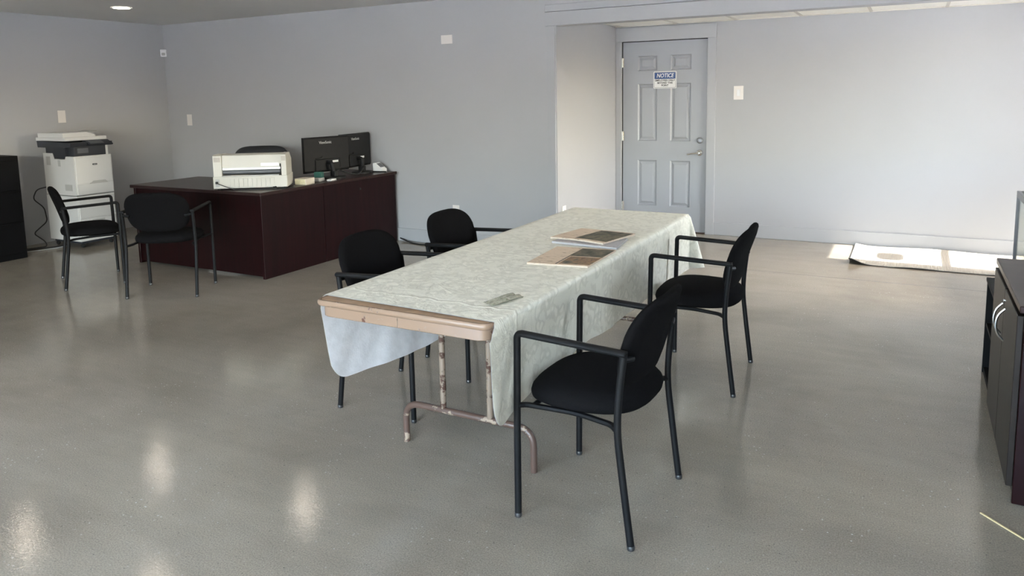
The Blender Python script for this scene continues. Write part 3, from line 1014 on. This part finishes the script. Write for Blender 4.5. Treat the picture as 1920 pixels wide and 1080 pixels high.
# ---------------------------------------------------------------- papers on the table
def quad_slab(name, corners, z0, z1, mat, parent, lift=None, seg=10):
    """slab over a quad; lift(u, v) raises it"""
    m = MB()
    A, B, C_, D_ = [Vector((x, y, 0)) for x, y in corners]
    top, bot = [], []
    for j in range(seg + 1):
        tr, br = [], []
        for i in range(seg + 1):
            u, v = i / seg, j / seg
            p = A * (1 - u) * (1 - v) + B * u * (1 - v) + C_ * u * v + D_ * (1 - u) * v
            l = lift(u, v) if lift else 0
            tr.append(m.bm.verts.new((p.x, p.y, z1 + l)))
            br.append(m.bm.verts.new((p.x, p.y, z0 + l)))
        top.append(tr); bot.append(br)
    for j in range(seg):
        for i in range(seg):
            m.bm.faces.new((top[j][i], top[j][i + 1], top[j + 1][i + 1], top[j + 1][i]))
            m.bm.faces.new((bot[j][i], bot[j + 1][i], bot[j + 1][i + 1], bot[j][i + 1]))
    for k in range(seg):
        m.bm.faces.new((top[0][k], bot[0][k], bot[0][k + 1], top[0][k + 1]))
        m.bm.faces.new((top[seg][k + 1], bot[seg][k + 1], bot[seg][k], top[seg][k]))
        m.bm.faces.new((top[k + 1][0], bot[k + 1][0], bot[k][0], top[k][0]))
        m.bm.faces.new((top[k][seg], bot[k][seg], bot[k + 1][seg], top[k + 1][seg]))
    return m.build(name, mat, parent)


def sub_quad(c, u0, u1, v0, v1):
    A, B, C_, D_ = [Vector((x, y, 0)) for x, y in c]
    f = lambda u, v: A * (1 - u) * (1 - v) + B * u * (1 - v) + C_ * u * v + D_ * (1 - u) * v
    return [f(u, v)[:2] for u, v in ((u0, v0), (u1, v0), (u1, v1), (u0, v1))]


def loc_quad(c, o):
    return [(x - o[0], y - o[1]) for x, y in c]


Z0 = CZ + 0.0016
q1 = [(-1.490, 2.890), (-1.214, 2.930), (-1.222, 3.300), (-1.515, 3.268)]
o1 = (-1.36, 3.09)
n1 = thing('newspaper', 'folded newspaper with brown photo lying flat, nearer one on the tablecloth', 'newspaper', (*o1, Z0), 0, 'papers on the table')
q1l = loc_quad(q1, o1)
quad_slab('page_block', q1l, 0.0, 0.006, 'page_edge', n1)
quad_slab('front_page', q1l, 0.006, 0.0085, 'page', n1)
quad_slab('photo_print', sub_quad(q1l, 0.50, 1.0, 0.06, 0.46), 0.0085, 0.0088, 'photo_brown', n1, seg=1)
quad_slab('photo_print', sub_quad(q1l, 0.46, 1.0, 0.50, 0.96), 0.0085, 0.0088, 'photo_forest', n1, seg=1)
quad_slab('caption_rule', sub_quad(q1l, 0.455, 0.475, 0.02, 0.66), 0.0085, 0.0089, 'sign_black', n1, seg=1)

q2 = [(-1.590, 3.365), (-1.232, 3.335), (-1.262, 3.580), (-1.570, 3.630)]
o2 = (-1.40, 3.49)
n2 = tag(quad_slab('newspaper', loc_quad(q2, o2), 0.0, 0.011, 'paper_grey', None), 'stack of grey newsprint pages under the farther folded newspaper', 'newspaper', 'papers on the table')
n2.location = (*o2, Z0)
q3 = [(-1.625, 3.425), (-1.318, 3.375), (-1.243, 3.640), (-1.575, 3.715)]
o3 = (-1.44, 3.54)
n3 = thing('newspaper', 'folded newspaper with dark forest photo, farther one on top of grey pages', 'newspaper', (*o3, Z0 + 0.0115), 0, 'papers on the table')
q3l = loc_quad(q3, o3)
lift = lambda u, v: 0.012 * max(0, u - 0.45) * v + 0.006 * math.sin(math.pi * u) * 0.6
quad_slab('page_block', q3l, 0.0, 0.006, 'page_edge', n3, lift)
quad_slab('front_page', q3l, 0.006, 0.009, 'page', n3, lift)
quad_slab('photo_print', sub_quad(q3l, 0.42, 1.0, 0.10, 0.94), 0.0092, 0.0096, 'photo_forest', n3, lambda u, v: lift(0.42 + 0.58 * u, 0.10 + 0.84 * v))

# two crumpled banknotes
qb = [(-1.352, 2.270), (-1.296, 2.244), (-1.268, 2.318), (-1.326, 2.350)]
ob = (-1.31, 2.295)
bn = tag(quad_slab('banknote', loc_quad(qb, ob), 0, 0.0012, 'bill', None, lambda u, v: 0.010 * abs(math.sin(2.2 * math.pi * u + 0.5)) * (0.3 + 0.7 * v), 14),
         'folded green banknote at the left of the pair on the tablecloth', 'banknote', 'banknotes')
bn.location = (*ob, Z0)
qb = [(-1.318, 2.330), (-1.262, 2.322), (-1.250, 2.392), (-1.306, 2.408)]
ob = (-1.285, 2.365)
bn = tag(quad_slab('banknote', loc_quad(qb, ob), 0.008, 0.0092, 'bill', None, lambda u, v: 0.009 * abs(math.sin(1.8 * math.pi * u + 1.1)) * (0.4 + 0.6 * v) - 0.008 * v * v, 14),
         'folded green banknote at the right of the pair on the tablecloth', 'banknote', 'banknotes')
bn.location = (*ob, Z0)

# ---------------------------------------------------------------- desk and return
DT = 0.737
DXR, DXL, DYF, DYS, DYB = -4.728, -6.365, 4.385, 5.132, 6.205
dk = thing('desk', 'dark mahogany office desk with full modesty panel facing the guest chairs', 'desk', ((DXL + DXR) / 2, (DYF + DYS) / 2, 0))
cx, cy = (DXL + DXR) / 2, (DYF + DYS) / 2
hx, hy = (DXR - DXL) / 2, (DYS - DYF) / 2
MB().box(-hx - 0.022, hx + 0.022, -hy - 0.022, hy, DT - 0.028, DT, 0.003).build('desktop', 'mahogany_x', dk)
MB().box(hx - 0.028, hx, -hy, hy - 0.003, 0, DT - 0.028, 0.002).build('side_panel', 'mahogany', dk)
MB().box(-hx, -hx + 0.028, -hy, hy - 0.003, 0, DT - 0.028, 0.002).build('side_panel', 'mahogany', dk)
MB().box(-hx + 0.028, hx - 0.028, -hy + 0.012, -hy + 0.032, 0.02, DT - 0.028).build('modesty_panel', 'mahogany', dk)
# pedestal on the sitter's side
pd = MB().box(hx - 0.44, hx - 0.03, -hy + 0.034, hy - 0.02, 0.03, DT - 0.03).build('pedestal', 'mahogany', dk)
for z0, z1 in ((0.05, 0.35), (0.36, 0.69)):
    d_ = MB().box(hx - 0.435, hx - 0.035, hy - 0.02, hy - 0.004, z0, z1, 0.002).build('drawer', 'mahogany', dk)
    MB().tube(fillet([(hx - 0.30, hy - 0.004, z1 - 0.05), (hx - 0.29, hy + 0.018, z1 - 0.05), (hx - 0.18, hy + 0.018, z1 - 0.05), (hx - 0.17, hy - 0.004, z1 - 0.05)], 0.015), 0.005, 8).build('pull', 'chrome', d_, smooth=True)

rt = thing('desk_return', 'dark mahogany desk return running from the desk to the back wall', 'desk', ((-5.33 + DXR) / 2, (DYS + DYB) / 2, 0))
hx, hy = (DXR + 5.33) / 2, (DYB - DYS) / 2
MB().box(-hx - 0.02, hx + 0.022, -hy + 0.002, hy + 0.01, DT - 0.028, DT, 0.003).build('desktop', 'mahogany_x', rt)
MB().box(hx - 0.028, hx, -hy + 0.004, hy, 0.0, DT - 0.028, 0.002).build('back_panel', 'mahogany', rt)
MB().box(-hx, hx - 0.028, hy - 0.028, hy, 0, DT - 0.028, 0.002).build('end_panel', 'mahogany', rt)
MB().lathe([(0.012, 0), (0.012, 0.002), (0.004, 0.003)], (hx, -0.02, 0.62), 14, 0).build('cable_grommet', 'gap_black', rt)

# ---------------------------------------------------------------- wide dot-matrix printer (rear seen)
LA = math.atan2(4.70 - 4.345, -4.735 + 5.235)
lp = thing('line_printer', 'wide beige dot-matrix printer standing on the desk corner', 'printer', (-4.985, 4.523, DT), LA)
# local: x along the width, y away from viewer; front (visible rear panel) at y = 0
W2 = 0.308
MB().box(-W2, W2, 0.0, 0.30, 0.012, 0.115, 0.006, 2).build('base_housing', 'beige_plastic', lp)
# upper housing built as end cheeks and a raised bridge so the paper slot is a real opening
MB().prism([(0.012, 0.115), (0.012, 0.292), (0.05, 0.302), (0.20, 0.302), (0.29, 0.24), (0.29, 0.115)], 0, -W2 + 0.006, -W2 + 0.075).build('end_cheek', 'beige_plastic', lp)
MB().prism([(0.012, 0.115), (0.012, 0.292), (0.05, 0.302), (0.20, 0.302), (0.29, 0.24), (0.29, 0.115)], 0, W2 - 0.048, W2 - 0.006).build('end_cheek', 'beige_plastic', lp)
MB().prism([(0.020, 0.190), (0.032, 0.292), (0.06, 0.299), (0.20, 0.299), (0.285, 0.24), (0.285, 0.12), (0.20, 0.12), (0.08, 0.18)], 0, -W2 + 0.076, W2 - 0.049).build('cover', 'beige_plastic', lp)
MB().box(-W2 + 0.080, W2 - 0.053, 0.006, 0.022, 0.168, 0.190, 0.003).build('paper_bail', 'bright_plastic', lp)
MB().tube([(-W2 + 0.078, 0.045, 0.150), (W2 - 0.051, 0.045, 0.150)], 0.020, 14).build('platen', 'dark_grey', lp, smooth=True)
MB().box(-W2 + 0.078, W2 - 0.070, 0.010, 0.07, 0.112, 0.123, 0.002).build('paper_tray', 'copier_grey', lp)
MB().box(-0.16, -0.02, 0.008, 0.05, 0.1235, 0.125).build('label_sticker', 'card_box', lp)
MB().box(W2 - 0.060, W2 - 0.049, 0.008, 0.03, 0.135, 0.215).build('knob_slot', 'gap_black', lp)
MB().box(0.09, 0.24, 0.0265, 0.0275, 0.197, 0.224).build('rating_label', 'bright_plastic', lp, rot=(0, 0, 0), loc=(0, -0.008, 0))
for s, x0, x1 in ((-1, -W2 + 0.014, -W2 + 0.066), (1, W2 - 0.045, W2 - 0.009)):
    MB().box(x0, x1, 0.0095, 0.0125, 0.240, 0.280).build('vent_grille', 'vent_grey', lp)
for k in range(10):
    x0 = -0.165 + 0.037 * k
    MB().box(x0, x0 + 0.0335, -0.004, 0.004, 0.020, 0.098, 0.0015).build('rib_panel', 'beige_plastic', lp)
pk = MB().box(-W2 + 0.02, -W2 + 0.055, -0.002, 0.003, 0.03, 0.095).build('power_inlet', 'copier_grey', lp)
MB().box(-W2 + 0.022, -W2 + 0.045, -0.016, -0.002, 0.055, 0.075, 0.003).build('plug', 'cable', pk)
MB().box(0.185, 0.215, -0.002, 0.01, 0.0, 0.022, 0.002).build('cable_notch', 'gap_black', lp)
for x in (-0.27, 0.27):
    for y in (0.04, 0.26):
        MB().lathe([(0.014, 0), (0.014, 0.014)], (x, y, 0), 10).build('foot', 'rubber', lp)


def cord(name, pts, r, mat, label, rad=0.04, cat='cable'):
    P = fillet(pts, rad, 6)
    o0 = Vector(pts[0])
    return tag(MB().tube([p - o0 for p in P], r, 8).build(name, mat, None, loc=o0, smooth=True), label, cat)


MB().tube(fillet([(-W2 + 0.034, -0.014, 0.062), (-W2 + 0.10, -0.05, 0.040), (-0.12, -0.045, 0.006), (0.0, -0.05, 0.005), (0.17, -0.045, 0.005), (0.24, -0.04, 0.005), (0.33, -0.03, 0.006), (0.34, 0.10, 0.006)], 0.04, 6), 0.0035, 8).build('power_cord', 'cable', lp, smooth=True)

# ---------------------------------------------------------------- monitors
def monitor(label, c, th, z0, z1, base_xy, sticker):
    t = thing('monitor', label, 'monitor', (c[0], c[1], DT), R(th), 'two black monitors')
    # local: +x is the rear side (seen), y along the screen
    h0, h1 = z0 - DT, z1 - DT
    sh = MB()
    poly = [(-0.012, h0), (0.012, h0), (0.020, h0 + 0.02), (0.020, h1 - 0.015), (0.010, h1), (-0.012, h1)]
    sh.prism([(a, b) for a, b in poly], 1, -0.27, 0.27)
    cs = sh.build('rear_shell', 'monitor', t)
    MB().box(-0.0135, -0.012, -0.264, 0.264, h0 + 0.014, h1 - 0.008).build('screen', 'screen', t)
    MB().box(0.0195, 0.030, -0.15, 0.15, h0 + 0.01, h0 + 0.125, 0.008, 2).build('rear_hump', 'monitor', t)
    text('logo', 'ViewSonic', 0.036, 'logo_grey', t, (0.0208, -0.015, h1 - 0.055), (R(90), 0, R(90)), 0, 0.0006)
    MB().box(0.0300, 0.0312, 0.055, 0.125, h0 + 0.085, h0 + 0.105).build('rating_sticker', 'bright_plastic', t)
    if sticker:
        MB().box(0.0300, 0.0312, 0.03, 0.05, h0 + 0.03, h0 + 0.06).build('port_sticker', 'bright_plastic', t)
    MB().tube([(0.0215, -0.14, h0 + 0.130), (0.026, -0.075, h0 + 0.135), (0.0215, -0.06, h0 + 0.15)], 0.006, 8).build('cable_clip', 'gap_black', t, smooth=True)
    bx, by = base_xy
    MB().tube(fillet([(0.03, 0.0, h0 + 0.09), (0.085, 0.0, h0 + 0.085), (bx, by, 0.02)], 0.03, 5), 0.02, 10, None).build('stand_neck', 'monitor', t, smooth=True)
    MB().prism([(bx + 0.10 * math.cos(2 * math.pi * k / 24), by + 0.12 * math.sin(2 * math.pi * k / 24)) for k in range(24)], 2, 0.0, 0.016).build('stand_base', 'monitor', t)
    MB().box(bx - 0.035, bx + 0.035, by - 0.02, by + 0.02, 0.016, 0.075, 0.006).build('stand_collar', 'monitor', t)
    return t


monitor('black widescreen monitor seen from behind, left of the two on the desk return', (-4.985, 5.469), -8, 0.800, 1.137, (0.085, 0.02), True)
monitor('black widescreen monitor turned edgewise, right of the two by the wall', (-5.030, 5.950), 8, 0.800, 1.142, (0.07, 0.01), False)
cord('monitor_cable', [(-4.93, 5.50, 0.83), (-4.86, 5.56, 0.80), (-4.80, 5.63, 0.765), (-4.79, 5.70, 0.755), (-4.83, 5.80, 0.775), (-4.86, 5.86, 0.80)], 0.006, 'cable', 'black cables hanging between the two monitor stands', 0.03)

# payment terminal by the wall
pt = thing('payment_terminal', 'small white and grey payment terminal beside the right monitor', 'terminal', (-4.855, 6.125, DT), R(8))
MB().prism([(-0.055, 0), (0.055, 0), (0.055, 0.03), (-0.03, 0.095), (-0.055, 0.09)], 1, -0.045, 0.045).build('terminal_body', 'bright_plastic', pt)
m = MB().box(-0.03, 0.03, -0.036, 0.036, -0.001, 0.002).build('terminal_screen', 'dark_grey', pt, loc=(0.006, 0, 0.068), rot=(0, R(37), 0))
MB().box(-0.06, 0.10, -0.05, -0.047, 0, 0.012).build('terminal_cradle', 'gap_black', pt)

# small desk items
bx_ = thing('card_box', 'small cream card box with pale yellow front beside the beige printer', 'box', (-4.795, 4.945, DT), LA * 0.25)
MB().box(-0.06, 0.06, -0.035, 0.10, 0, 0.058, 0.004).build('box_body', 'card_box', bx_)
MB().box(-0.054, 0.050, -0.0375, -0.035, 0.006, 0.052).build('box_label', 'card_yellow', bx_)
gh = thing('tape_dispenser', 'small grey desk box with dark green top between printer and monitor', 'box', (-4.865, 5.215, DT), R(15))
MB().box(-0.045, 0.045, -0.05, 0.05, 0, 0.032, 0.004).build('box_body', 'copier_grey', gh)
MB().box(-0.04, 0.04, 0.0, 0.048, 0.032, 0.085, 0.004).build('green_top', 'green_plastic', gh)
sp = tag(MB().box(-0.025, 0.025, -0.05, 0.05, 0, 0.016, 0.004).build('white_envelope_stack', 'paper_white', None, (-4.775, 5.30, DT), (0, 0, R(12))), 'low white stack of slips at the foot of the left monitor', 'paper')

# ---------------------------------------------------------------- office chair behind the desk
oc = thing('office_chair', 'black high-back office chair behind the beige printer', 'office chair', (-5.97, 5.48, 0), R(212))
bprof = [(0, 0.035), (0.5, 0.035), (0.8, 0.03), (0.95, 0.012), (1.0, -0.005), (0.97, -0.02), (0.85, -0.03), (0, -0.035)]
MB().pad(0.295, 0.30, 4.6, bprof, lambda x, y, h: (x, -0.23 - 0.12 * (y + 0.3) / 0.6 + h + 0.5 * x * x, 0.715 + y * 0.98)).build('backrest', 'leather', oc, smooth=True)
MB().pad(0.25, 0.24, 3.2, [(0, 0.04), (0.5, 0.04), (0.8, 0.035), (0.95, 0.015), (1.0, -0.01), (0.97, -0.03), (0.85, -0.04), (0, -0.04)], lambda x, y, h: (x, y, 0.46 + h)).build('seat', 'leather', oc, smooth=True)
for s in (-1, 1):
    MB().tube(fillet([(s * 0.24, -0.2, 0.44), (s * 0.29, -0.2, 0.44), (s * 0.29, -0.15, 0.66), (s * 0.29, 0.1, 0.66)], 0.05), 0.018, 8).build('armrest', 'black_metal', oc, smooth=True)
MB().tube([(0, 0, 0.08), (0, 0, 0.43)], 0.028, 12).build('gas_lift', 'black_metal', oc, smooth=True)
for k in range(5):
    a = 2 * math.pi * k / 5
    lg = MB().tube([(0, 0, 0.10), (0.30 * math.cos(a), 0.30 * math.sin(a), 0.075)], 0.02, 8).build('leg', 'black_metal', oc, smooth=True)
    MB().lathe([(0.026, -0.012), (0.028, 0), (0.026, 0.012)], (0.30 * math.cos(a), 0.30 * math.sin(a), 0.028), 12, 1).build('caster', 'rubber', lg, smooth=True)

# ---------------------------------------------------------------- photocopier
KX0, KX1, KY0, KY1 = -8.06, -7.527, 4.552, 4.962
kp = thing('photocopier', 'white office photocopier with dark scanner band against the left wall', 'photocopier', ((KX0 + KX1) / 2, (KY0 + KY1) / 2, 0))
kx, ky = (KX1 - KX0) / 2, (KY1 - KY0) / 2
# front faces +x, near side faces -y
MB().box(-kx, kx, -ky, ky, 0.07, 0.545, 0.006, 2).build('lower_cabinet', 'copier_white', kp)
# upper body with stepped rim
MB().prism([(-kx + 0.01, 0.553), (kx, 0.553), (kx, 0.955), (kx - 0.13, 0.955), (kx - 0.145, 0.925), (kx - 0.33, 0.925), (kx - 0.355, 0.985), (-kx + 0.01, 0.985)], 1, -ky, ky).build('upper_body', 'copier_white', kp)
MB().box(kx - 0.001, kx + 0.008, -ky + 0.012, ky - 0.012, 0.672, 0.945, 0.003).build('front_door', 'copier_white', kp)
dw = MB().box(kx - 0.001, kx + 0.010, -ky + 0.012, ky - 0.012, 0.560, 0.664, 0.003).build('drawer', 'copier_white', kp)
MB().prism([(-0.06, 0.664), (-0.02, 0.692), (0.11, 0.692), (0.14, 0.664)], 0, kx + 0.002, kx + 0.0095).build('handle', 'copier_grey', dw)
for z0, z1 in ((0.10, 0.30), (0.31, 0.535)):
    dd = MB().box(kx - 0.001, kx + 0.010, -ky + 0.012, ky - 0.012, z0, z1, 0.003).build('drawer', 'copier_white', kp)
    MB().box(kx + 0.006, kx + 0.0115, -0.07, 0.07, z1 - 0.03, z1 - 0.012, 0.002).build('handle', 'copier_grey', dd)
bd = MB().prism(rrect(-0.015, 0.035, 0.855, 0.872, 0.005), 0, kx + 0.008, kx + 0.011).build('badge', 'copier_dark', kp)
MB().box(kx + 0.0112, kx + 0.0116, -0.007, 0.027, 0.861, 0.866).build('badge_lettering', 'copier_grey', bd)
for x0, x1, z0, z1 in ((-kx + 0.06, -kx + 0.13, 0.86, 0.95), (-kx + 0.26, -kx + 0.30, 0.85, 0.915), (-kx + 0.35, -kx + 0.47, 0.60, 0.665)):
    MB().box(x0, x1, -ky - 0.001, -ky + 0.001, z0, z1).build('side_label', 'copier_grey', kp)
# dark paper-exit cavity and scanner
MB().box(-kx + 0.06, kx - 0.14, -ky + 0.004, ky - 0.03, 0.93, 1.06).build('exit_housing', 'copier_dark', kp)
MB().box(kx - 0.16, kx - 0.02, -ky + 0.03, ky - 0.045, 0.957, 1.06).build('exit_front', 'copier_dark', kp)
MB().box(kx - 0.022, kx - 0.017, -ky + 0.06, -0.03, 0.985, 1.035).build('exit_flap', 'dark_grey', kp)
MB().box(kx - 0.10, kx - 0.02, ky - 0.045, ky - 0.02, 0.955, 1.06).build('right_post', 'copier_white', kp)
MB().prism([(-kx - 0.02, 1.045), (-kx + 0.03, 1.045), (kx - 0.13, 1.045), (kx - 0.03, 1.055), (kx + 0.01, 1.055), (kx + 0.02, 1.095), (-kx - 0.03, 1.115)], 1, -ky - 0.03, ky + 0.01).build('scanner_bed', 'copier_dark', kp)
cp_ = MB().prism([(kx - 0.06, 1.065), (kx + 0.06, 1.060), (kx + 0.065, 1.072), (kx - 0.02, 1.112), (kx - 0.06, 1.112)], 1, -0.06, ky - 0.01).build('control_panel', 'copier_dark', kp)
MB().box(-0.04, 0.035, 0.0, 0.15, -0.001, 0.002).build('touch_screen', 'dark_grey', cp_, loc=(kx + 0.025, -0.045, 1.0945), rot=(0, R(25), 0))
ld = MB().box(-kx - 0.035, kx - 0.06, -ky - 0.035, ky + 0.005, 1.114, 1.150, 0.005, 2).build('scanner_lid', 'copier_white', kp)
MB().prism([(-ky - 0.03, 1.150), (-ky - 0.03, 1.195), (0.02, 1.198), (0.10, 1.172), (0.12, 1.150)], 0, -kx, kx - 0.10).build('document_feeder', 'copier_white', ld)
MB().box(-0.13, 0.13, -0.10, 0.10, -0.003, 0.003).build('feed_tray', 'copier_grey', ld, loc=(-0.03, 0.10, 1.185), rot=(R(10), 0, 0))
MB().box(-kx + 0.03, kx - 0.03, -ky + 0.03, ky - 0.03, 0.045, 0.07).build('plinth', 'copier_dark', kp)
for sx in (-1, 1):
    for sy in (-1, 1):
        MB().lathe([(0.02, -0.012), (0.024, 0), (0.02, 0.012)], (sx * (kx - 0.05), sy * (ky - 0.05), 0.024), 12, 1).build('caster', 'rubber', kp, smooth=True)
cord('looped_power_cable', [(-8.10, 4.60, 0.62), (-8.14, 4.50, 0.60), (-8.17, 4.47, 0.50), (-8.12, 4.55, 0.40), (-8.12, 4.57, 0.25), (-8.13, 4.42, 0.14), (-8.00, 4.46, 0.06), (-7.95, 4.45, 0.012), (-8.02, 4.30, 0.008), (-8.08, 4.10, 0.008)], 0.006, 'cable', 'black cord looping from the photocopier down to the floor')
cord('floor_cable', [(-7.86, 4.62, 0.010), (-7.85, 4.48, 0.010), (-7.92, 4.36, 0.010), (-7.98, 4.20, 0.010), (-7.96, 4.05, 0.010)], 0.008, 'cable', 'thick black cable on the floor behind the file cabinet')
cord('grey_floor_cable', [(-7.82, 4.60, 0.006), (-7.80, 4.46, 0.006), (-7.84, 4.32, 0.006), (-7.90, 4.12, 0.006)], 0.005, 'cable_grey', 'light grey cable on the floor between file cabinet and photocopier')

# ---------------------------------------------------------------- lateral file cabinet
fc = thing('file_cabinet', 'black steel lateral file cabinet cut off by the left frame edge', 'cabinet', (-7.84, 3.615, 0))
MB().box(-0.23, 0.215, -0.457, 0.457, 0, 1.004, 0.004).build('cabinet_body', 'file_black', fc)
for z0, z1 in ((0.055, 0.355), (0.365, 0.665), (0.675, 0.965)):
    d_ = MB().box(0.214, 0.232, -0.447, 0.447, z0, z1, 0.003).build('drawer', 'file_black', fc)
    MB().box(0.231, 0.240, -0.42, 0.42, z1 - 0.018, z1 - 0.006, 0.002).build('drawer_pull', 'file_black', d_)

# ---------------------------------------------------------------- storage cabinet at the right edge
sc_ = thing('storage_cabinet', 'dark wood two-door storage cabinet at the right frame edge', 'cabinet', (0.62, 3.485, 0))
# local x: -0.265 front .. +0.23 ; y -0.42 .. +0.42
MB().box(-0.262, 0.25, -0.428, 0.425, 0.711, 0.737, 0.003).build('cabinet_top', 'mahogany_x', sc_)
MB().box(-0.245, 0.23, -0.415, -0.393, 0.0, 0.711, 0.002).build('side_panel', 'mahogany', sc_)
MB().box(-0.245, 0.23, 0.393, 0.415, 0.0, 0.711, 0.002).build('side_panel', 'mahogany', sc_)
MB().box(0.215, 0.23, -0.393, 0.393, 0.03, 0.711).build('back_panel', 'mahogany', sc_)
MB().box(-0.243, 0.215, -0.393, 0.393, 0.03, 0.05).build('bottom_panel', 'mahogany', sc_)
for s, y0, y1 in ((-1, -0.408, -0.002), (1, 0.002, 0.408)):
    d_ = MB().box(-0.266, -0.246, y0, y1, 0.062, 0.697, 0.002).build('cabinet_door', 'mahogany_grey', sc_)
    yh = s * 0.045
    MB().tube(fillet([(-0.265, yh, 0.625), (-0.288, yh, 0.600), (-0.296, yh, 0.560), (-0.288, yh, 0.520), (-0.265, yh, 0.495)], 0.03, 4), 0.005, 8).build('handle', 'chrome', d_, smooth=True)
MB().lathe([(0.007, 0), (0.007, -0.006), (0.004, -0.007)], (-0.266, -0.03, 0.655), 12, 0).build('door_lock', 'chrome', sc_)

# low dark open shelf beyond the cabinet
ls = thing('low_shelf_unit', 'low black open shelf unit just beyond the storage cabinet', 'shelf', (0.56, 4.22, 0))
MB().box(-0.185, 0.19, -0.30, 0.305, 0.492, 0.510, 0.002).build('top_board', 'file_black', ls)
MB().box(-0.18, 0.19, -0.30, -0.28, 0, 0.492).build('side_board', 'file_black', ls)
MB().box(-0.18, 0.19, 0.285, 0.305, 0, 0.492).build('side_board', 'file_black', ls)
MB().box(-0.175, 0.18, -0.28, 0.285, 0.255, 0.270).build('shelf_board', 'file_black', ls)
MB().box(-0.175, 0.18, -0.28, 0.285, 0.0, 0.03).build('shelf_board', 'file_black', ls)
MB().box(0.18, 0.19, -0.28, 0.285, 0, 0.492).build('back_board', 'file_black', ls)

# glass display case with metal frame
gc = thing('glass_display_case', 'glass display case with grey metal frame at the right frame edge', 'display case', (0.85, 5.17, 0))
ax, ay, az = 0.243, 0.43, 0.845
for sx in (-1, 1):
    for sy in (-1, 1):
        MB().box(sx * ax - 0.010, sx * ax + 0.010, sy * ay - 0.010, sy * ay + 0.010, 0, az - 0.04).build('frame_post', 'steel_dark', gc)
for sx in (-1, 1):
    MB().box(sx * ax - 0.010, sx * ax + 0.010, -ay - 0.010, ay + 0.010, az - 0.04, az, 0.002).build('top_rail', 'steel_dark', gc)
    MB().box(sx * ax - 0.010, sx * ax + 0.010, -ay + 0.010, ay - 0.010, 0.08, 0.11).build('bottom_rail', 'steel_dark', gc)
for sy in (-1, 1):
    MB().box(-ax + 0.010, ax - 0.010, sy * ay - 0.010, sy * ay + 0.010, az - 0.04, az, 0.002).build('top_rail', 'steel_dark', gc)
    MB().box(-ax + 0.010, ax - 0.010, sy * ay - 0.010, sy * ay + 0.010, 0.08, 0.11).build('bottom_rail', 'steel_dark', gc)
MB().box(-ax - 0.002, -ax + 0.002, -ay + 0.010, ay - 0.010, 0.11, az - 0.04).build('side_glass', 'case_glass', gc)
MB().box(-ax + 0.010, ax - 0.010, ay - 0.002, ay + 0.002, 0.11, az - 0.04).build('end_glass', 'case_glass', gc)
MB().box(-ax + 0.010, ax - 0.010, -ay + 0.010, ay - 0.010, az - 0.008, az - 0.003).build('top_glass', 'case_glass', gc)
MB().box(-ax, ax, -ay + 0.010, ay - 0.010, 0.085, 0.10).build('case_floor', 'file_black', gc)

# ---------------------------------------------------------------- entrance mat
MX0, MX1, MY0, MY1 = -0.442, 1.30, 6.915, 7.785
em = thing('entrance_mat', 'long ribbed entrance mat in the sun along the alcove wall', 'mat', ((MX0 + MX1) / 2, (MY0 + MY1) / 2, 0))


def mat_z(x, y):
    u, v = x - MX0, y - MY0
    c1 = 0.045 * math.exp(-(u / 0.10) ** 2 - (v / 0.10) ** 2)          # curled near corner
    c2 = 0.010 * math.exp(-(u / 0.07) ** 2) * (0.4 + 0.6 * (v / 0.87))
    c3 = 0.006 * math.exp(-((MY1 - y) / 0.05) ** 2) * (1 + math.sin(7 * x))
    c4 = 0.007 * math.exp(-(v / 0.05) ** 2) * max(0, math.sin(9 * x + 0.8))
    return c1 + c2 + c3 + c4


for part, z0, mt, ins in (('mat_backing', 0.0006, 'rubber', 0.0), ('mat_pile', 0.0050, 'rug', 0.004)):
    m = MB()
    nx, ny = 90, 44
    top, bot = [], []
    for j in range(ny + 1):
        rt_, rb_ = [], []
        for i in range(nx + 1):
            x = MX0 + ins + (MX1 - MX0 - 2 * ins) * i / nx
            y = MY0 + ins + (MY1 - MY0 - 2 * ins) * j / ny
            z = mat_z(x, y)
            rt_.append(m.bm.verts.new((x - (MX0 + MX1) / 2, y - (MY0 + MY1) / 2, z0 + 0.0042 + z)))
            rb_.append(m.bm.verts.new((x - (MX0 + MX1) / 2, y - (MY0 + MY1) / 2, z0 + z)))
        top.append(rt_); bot.append(rb_)
    for j in range(ny):
        for i in range(nx):
            m.bm.faces.new((top[j][i], top[j][i + 1], top[j + 1][i + 1], top[j + 1][i]))
            m.bm.faces.new((bot[j][i], bot[j + 1][i], bot[j + 1][i + 1], bot[j][i + 1]))
    for i in range(nx):
        m.bm.faces.new((top[0][i], bot[0][i], bot[0][i + 1], top[0][i + 1]))
        m.bm.faces.new((top[ny][i + 1], bot[ny][i + 1], bot[ny][i], top[ny][i]))
    for j in range(ny):
        m.bm.faces.new((top[j + 1][0], bot[j + 1][0], bot[j][0], top[j][0]))
        m.bm.faces.new((top[j][nx], bot[j][nx], bot[j + 1][nx], top[j + 1][nx]))
    m.build(part, mt, em, smooth=True)

# ---------------------------------------------------------------- small floor things
d_ = Vector((0.388 - 0.272, 2.83 - 2.95, 0))
ang = math.atan2(d_.y, d_.x)
tag(MB().box(0, 0.34, -0.0035, 0.0035, 0, 0.004, 0.001).build('yellow_sliver', 'yellow_strip', None, (0.272, 2.95, 0), (0, 0, ang)), 'thin pale yellow stick lying on the floor by the storage cabinet', 'sliver')  # thin flat pale yellow bar laid on the floor
cord('wall_cable', [(-4.70, 6.225, 0.03), (-4.60, 6.20, 0.012), (-4.50, 6.15, 0.006), (-4.35, 6.12, 0.006), (-4.20, 6.18, 0.02), (-4.08, 6.225, 0.10), (-4.016, 6.235, 0.30)], 0.007, 'cable', 'black cable running along the back wall beside the desk return')
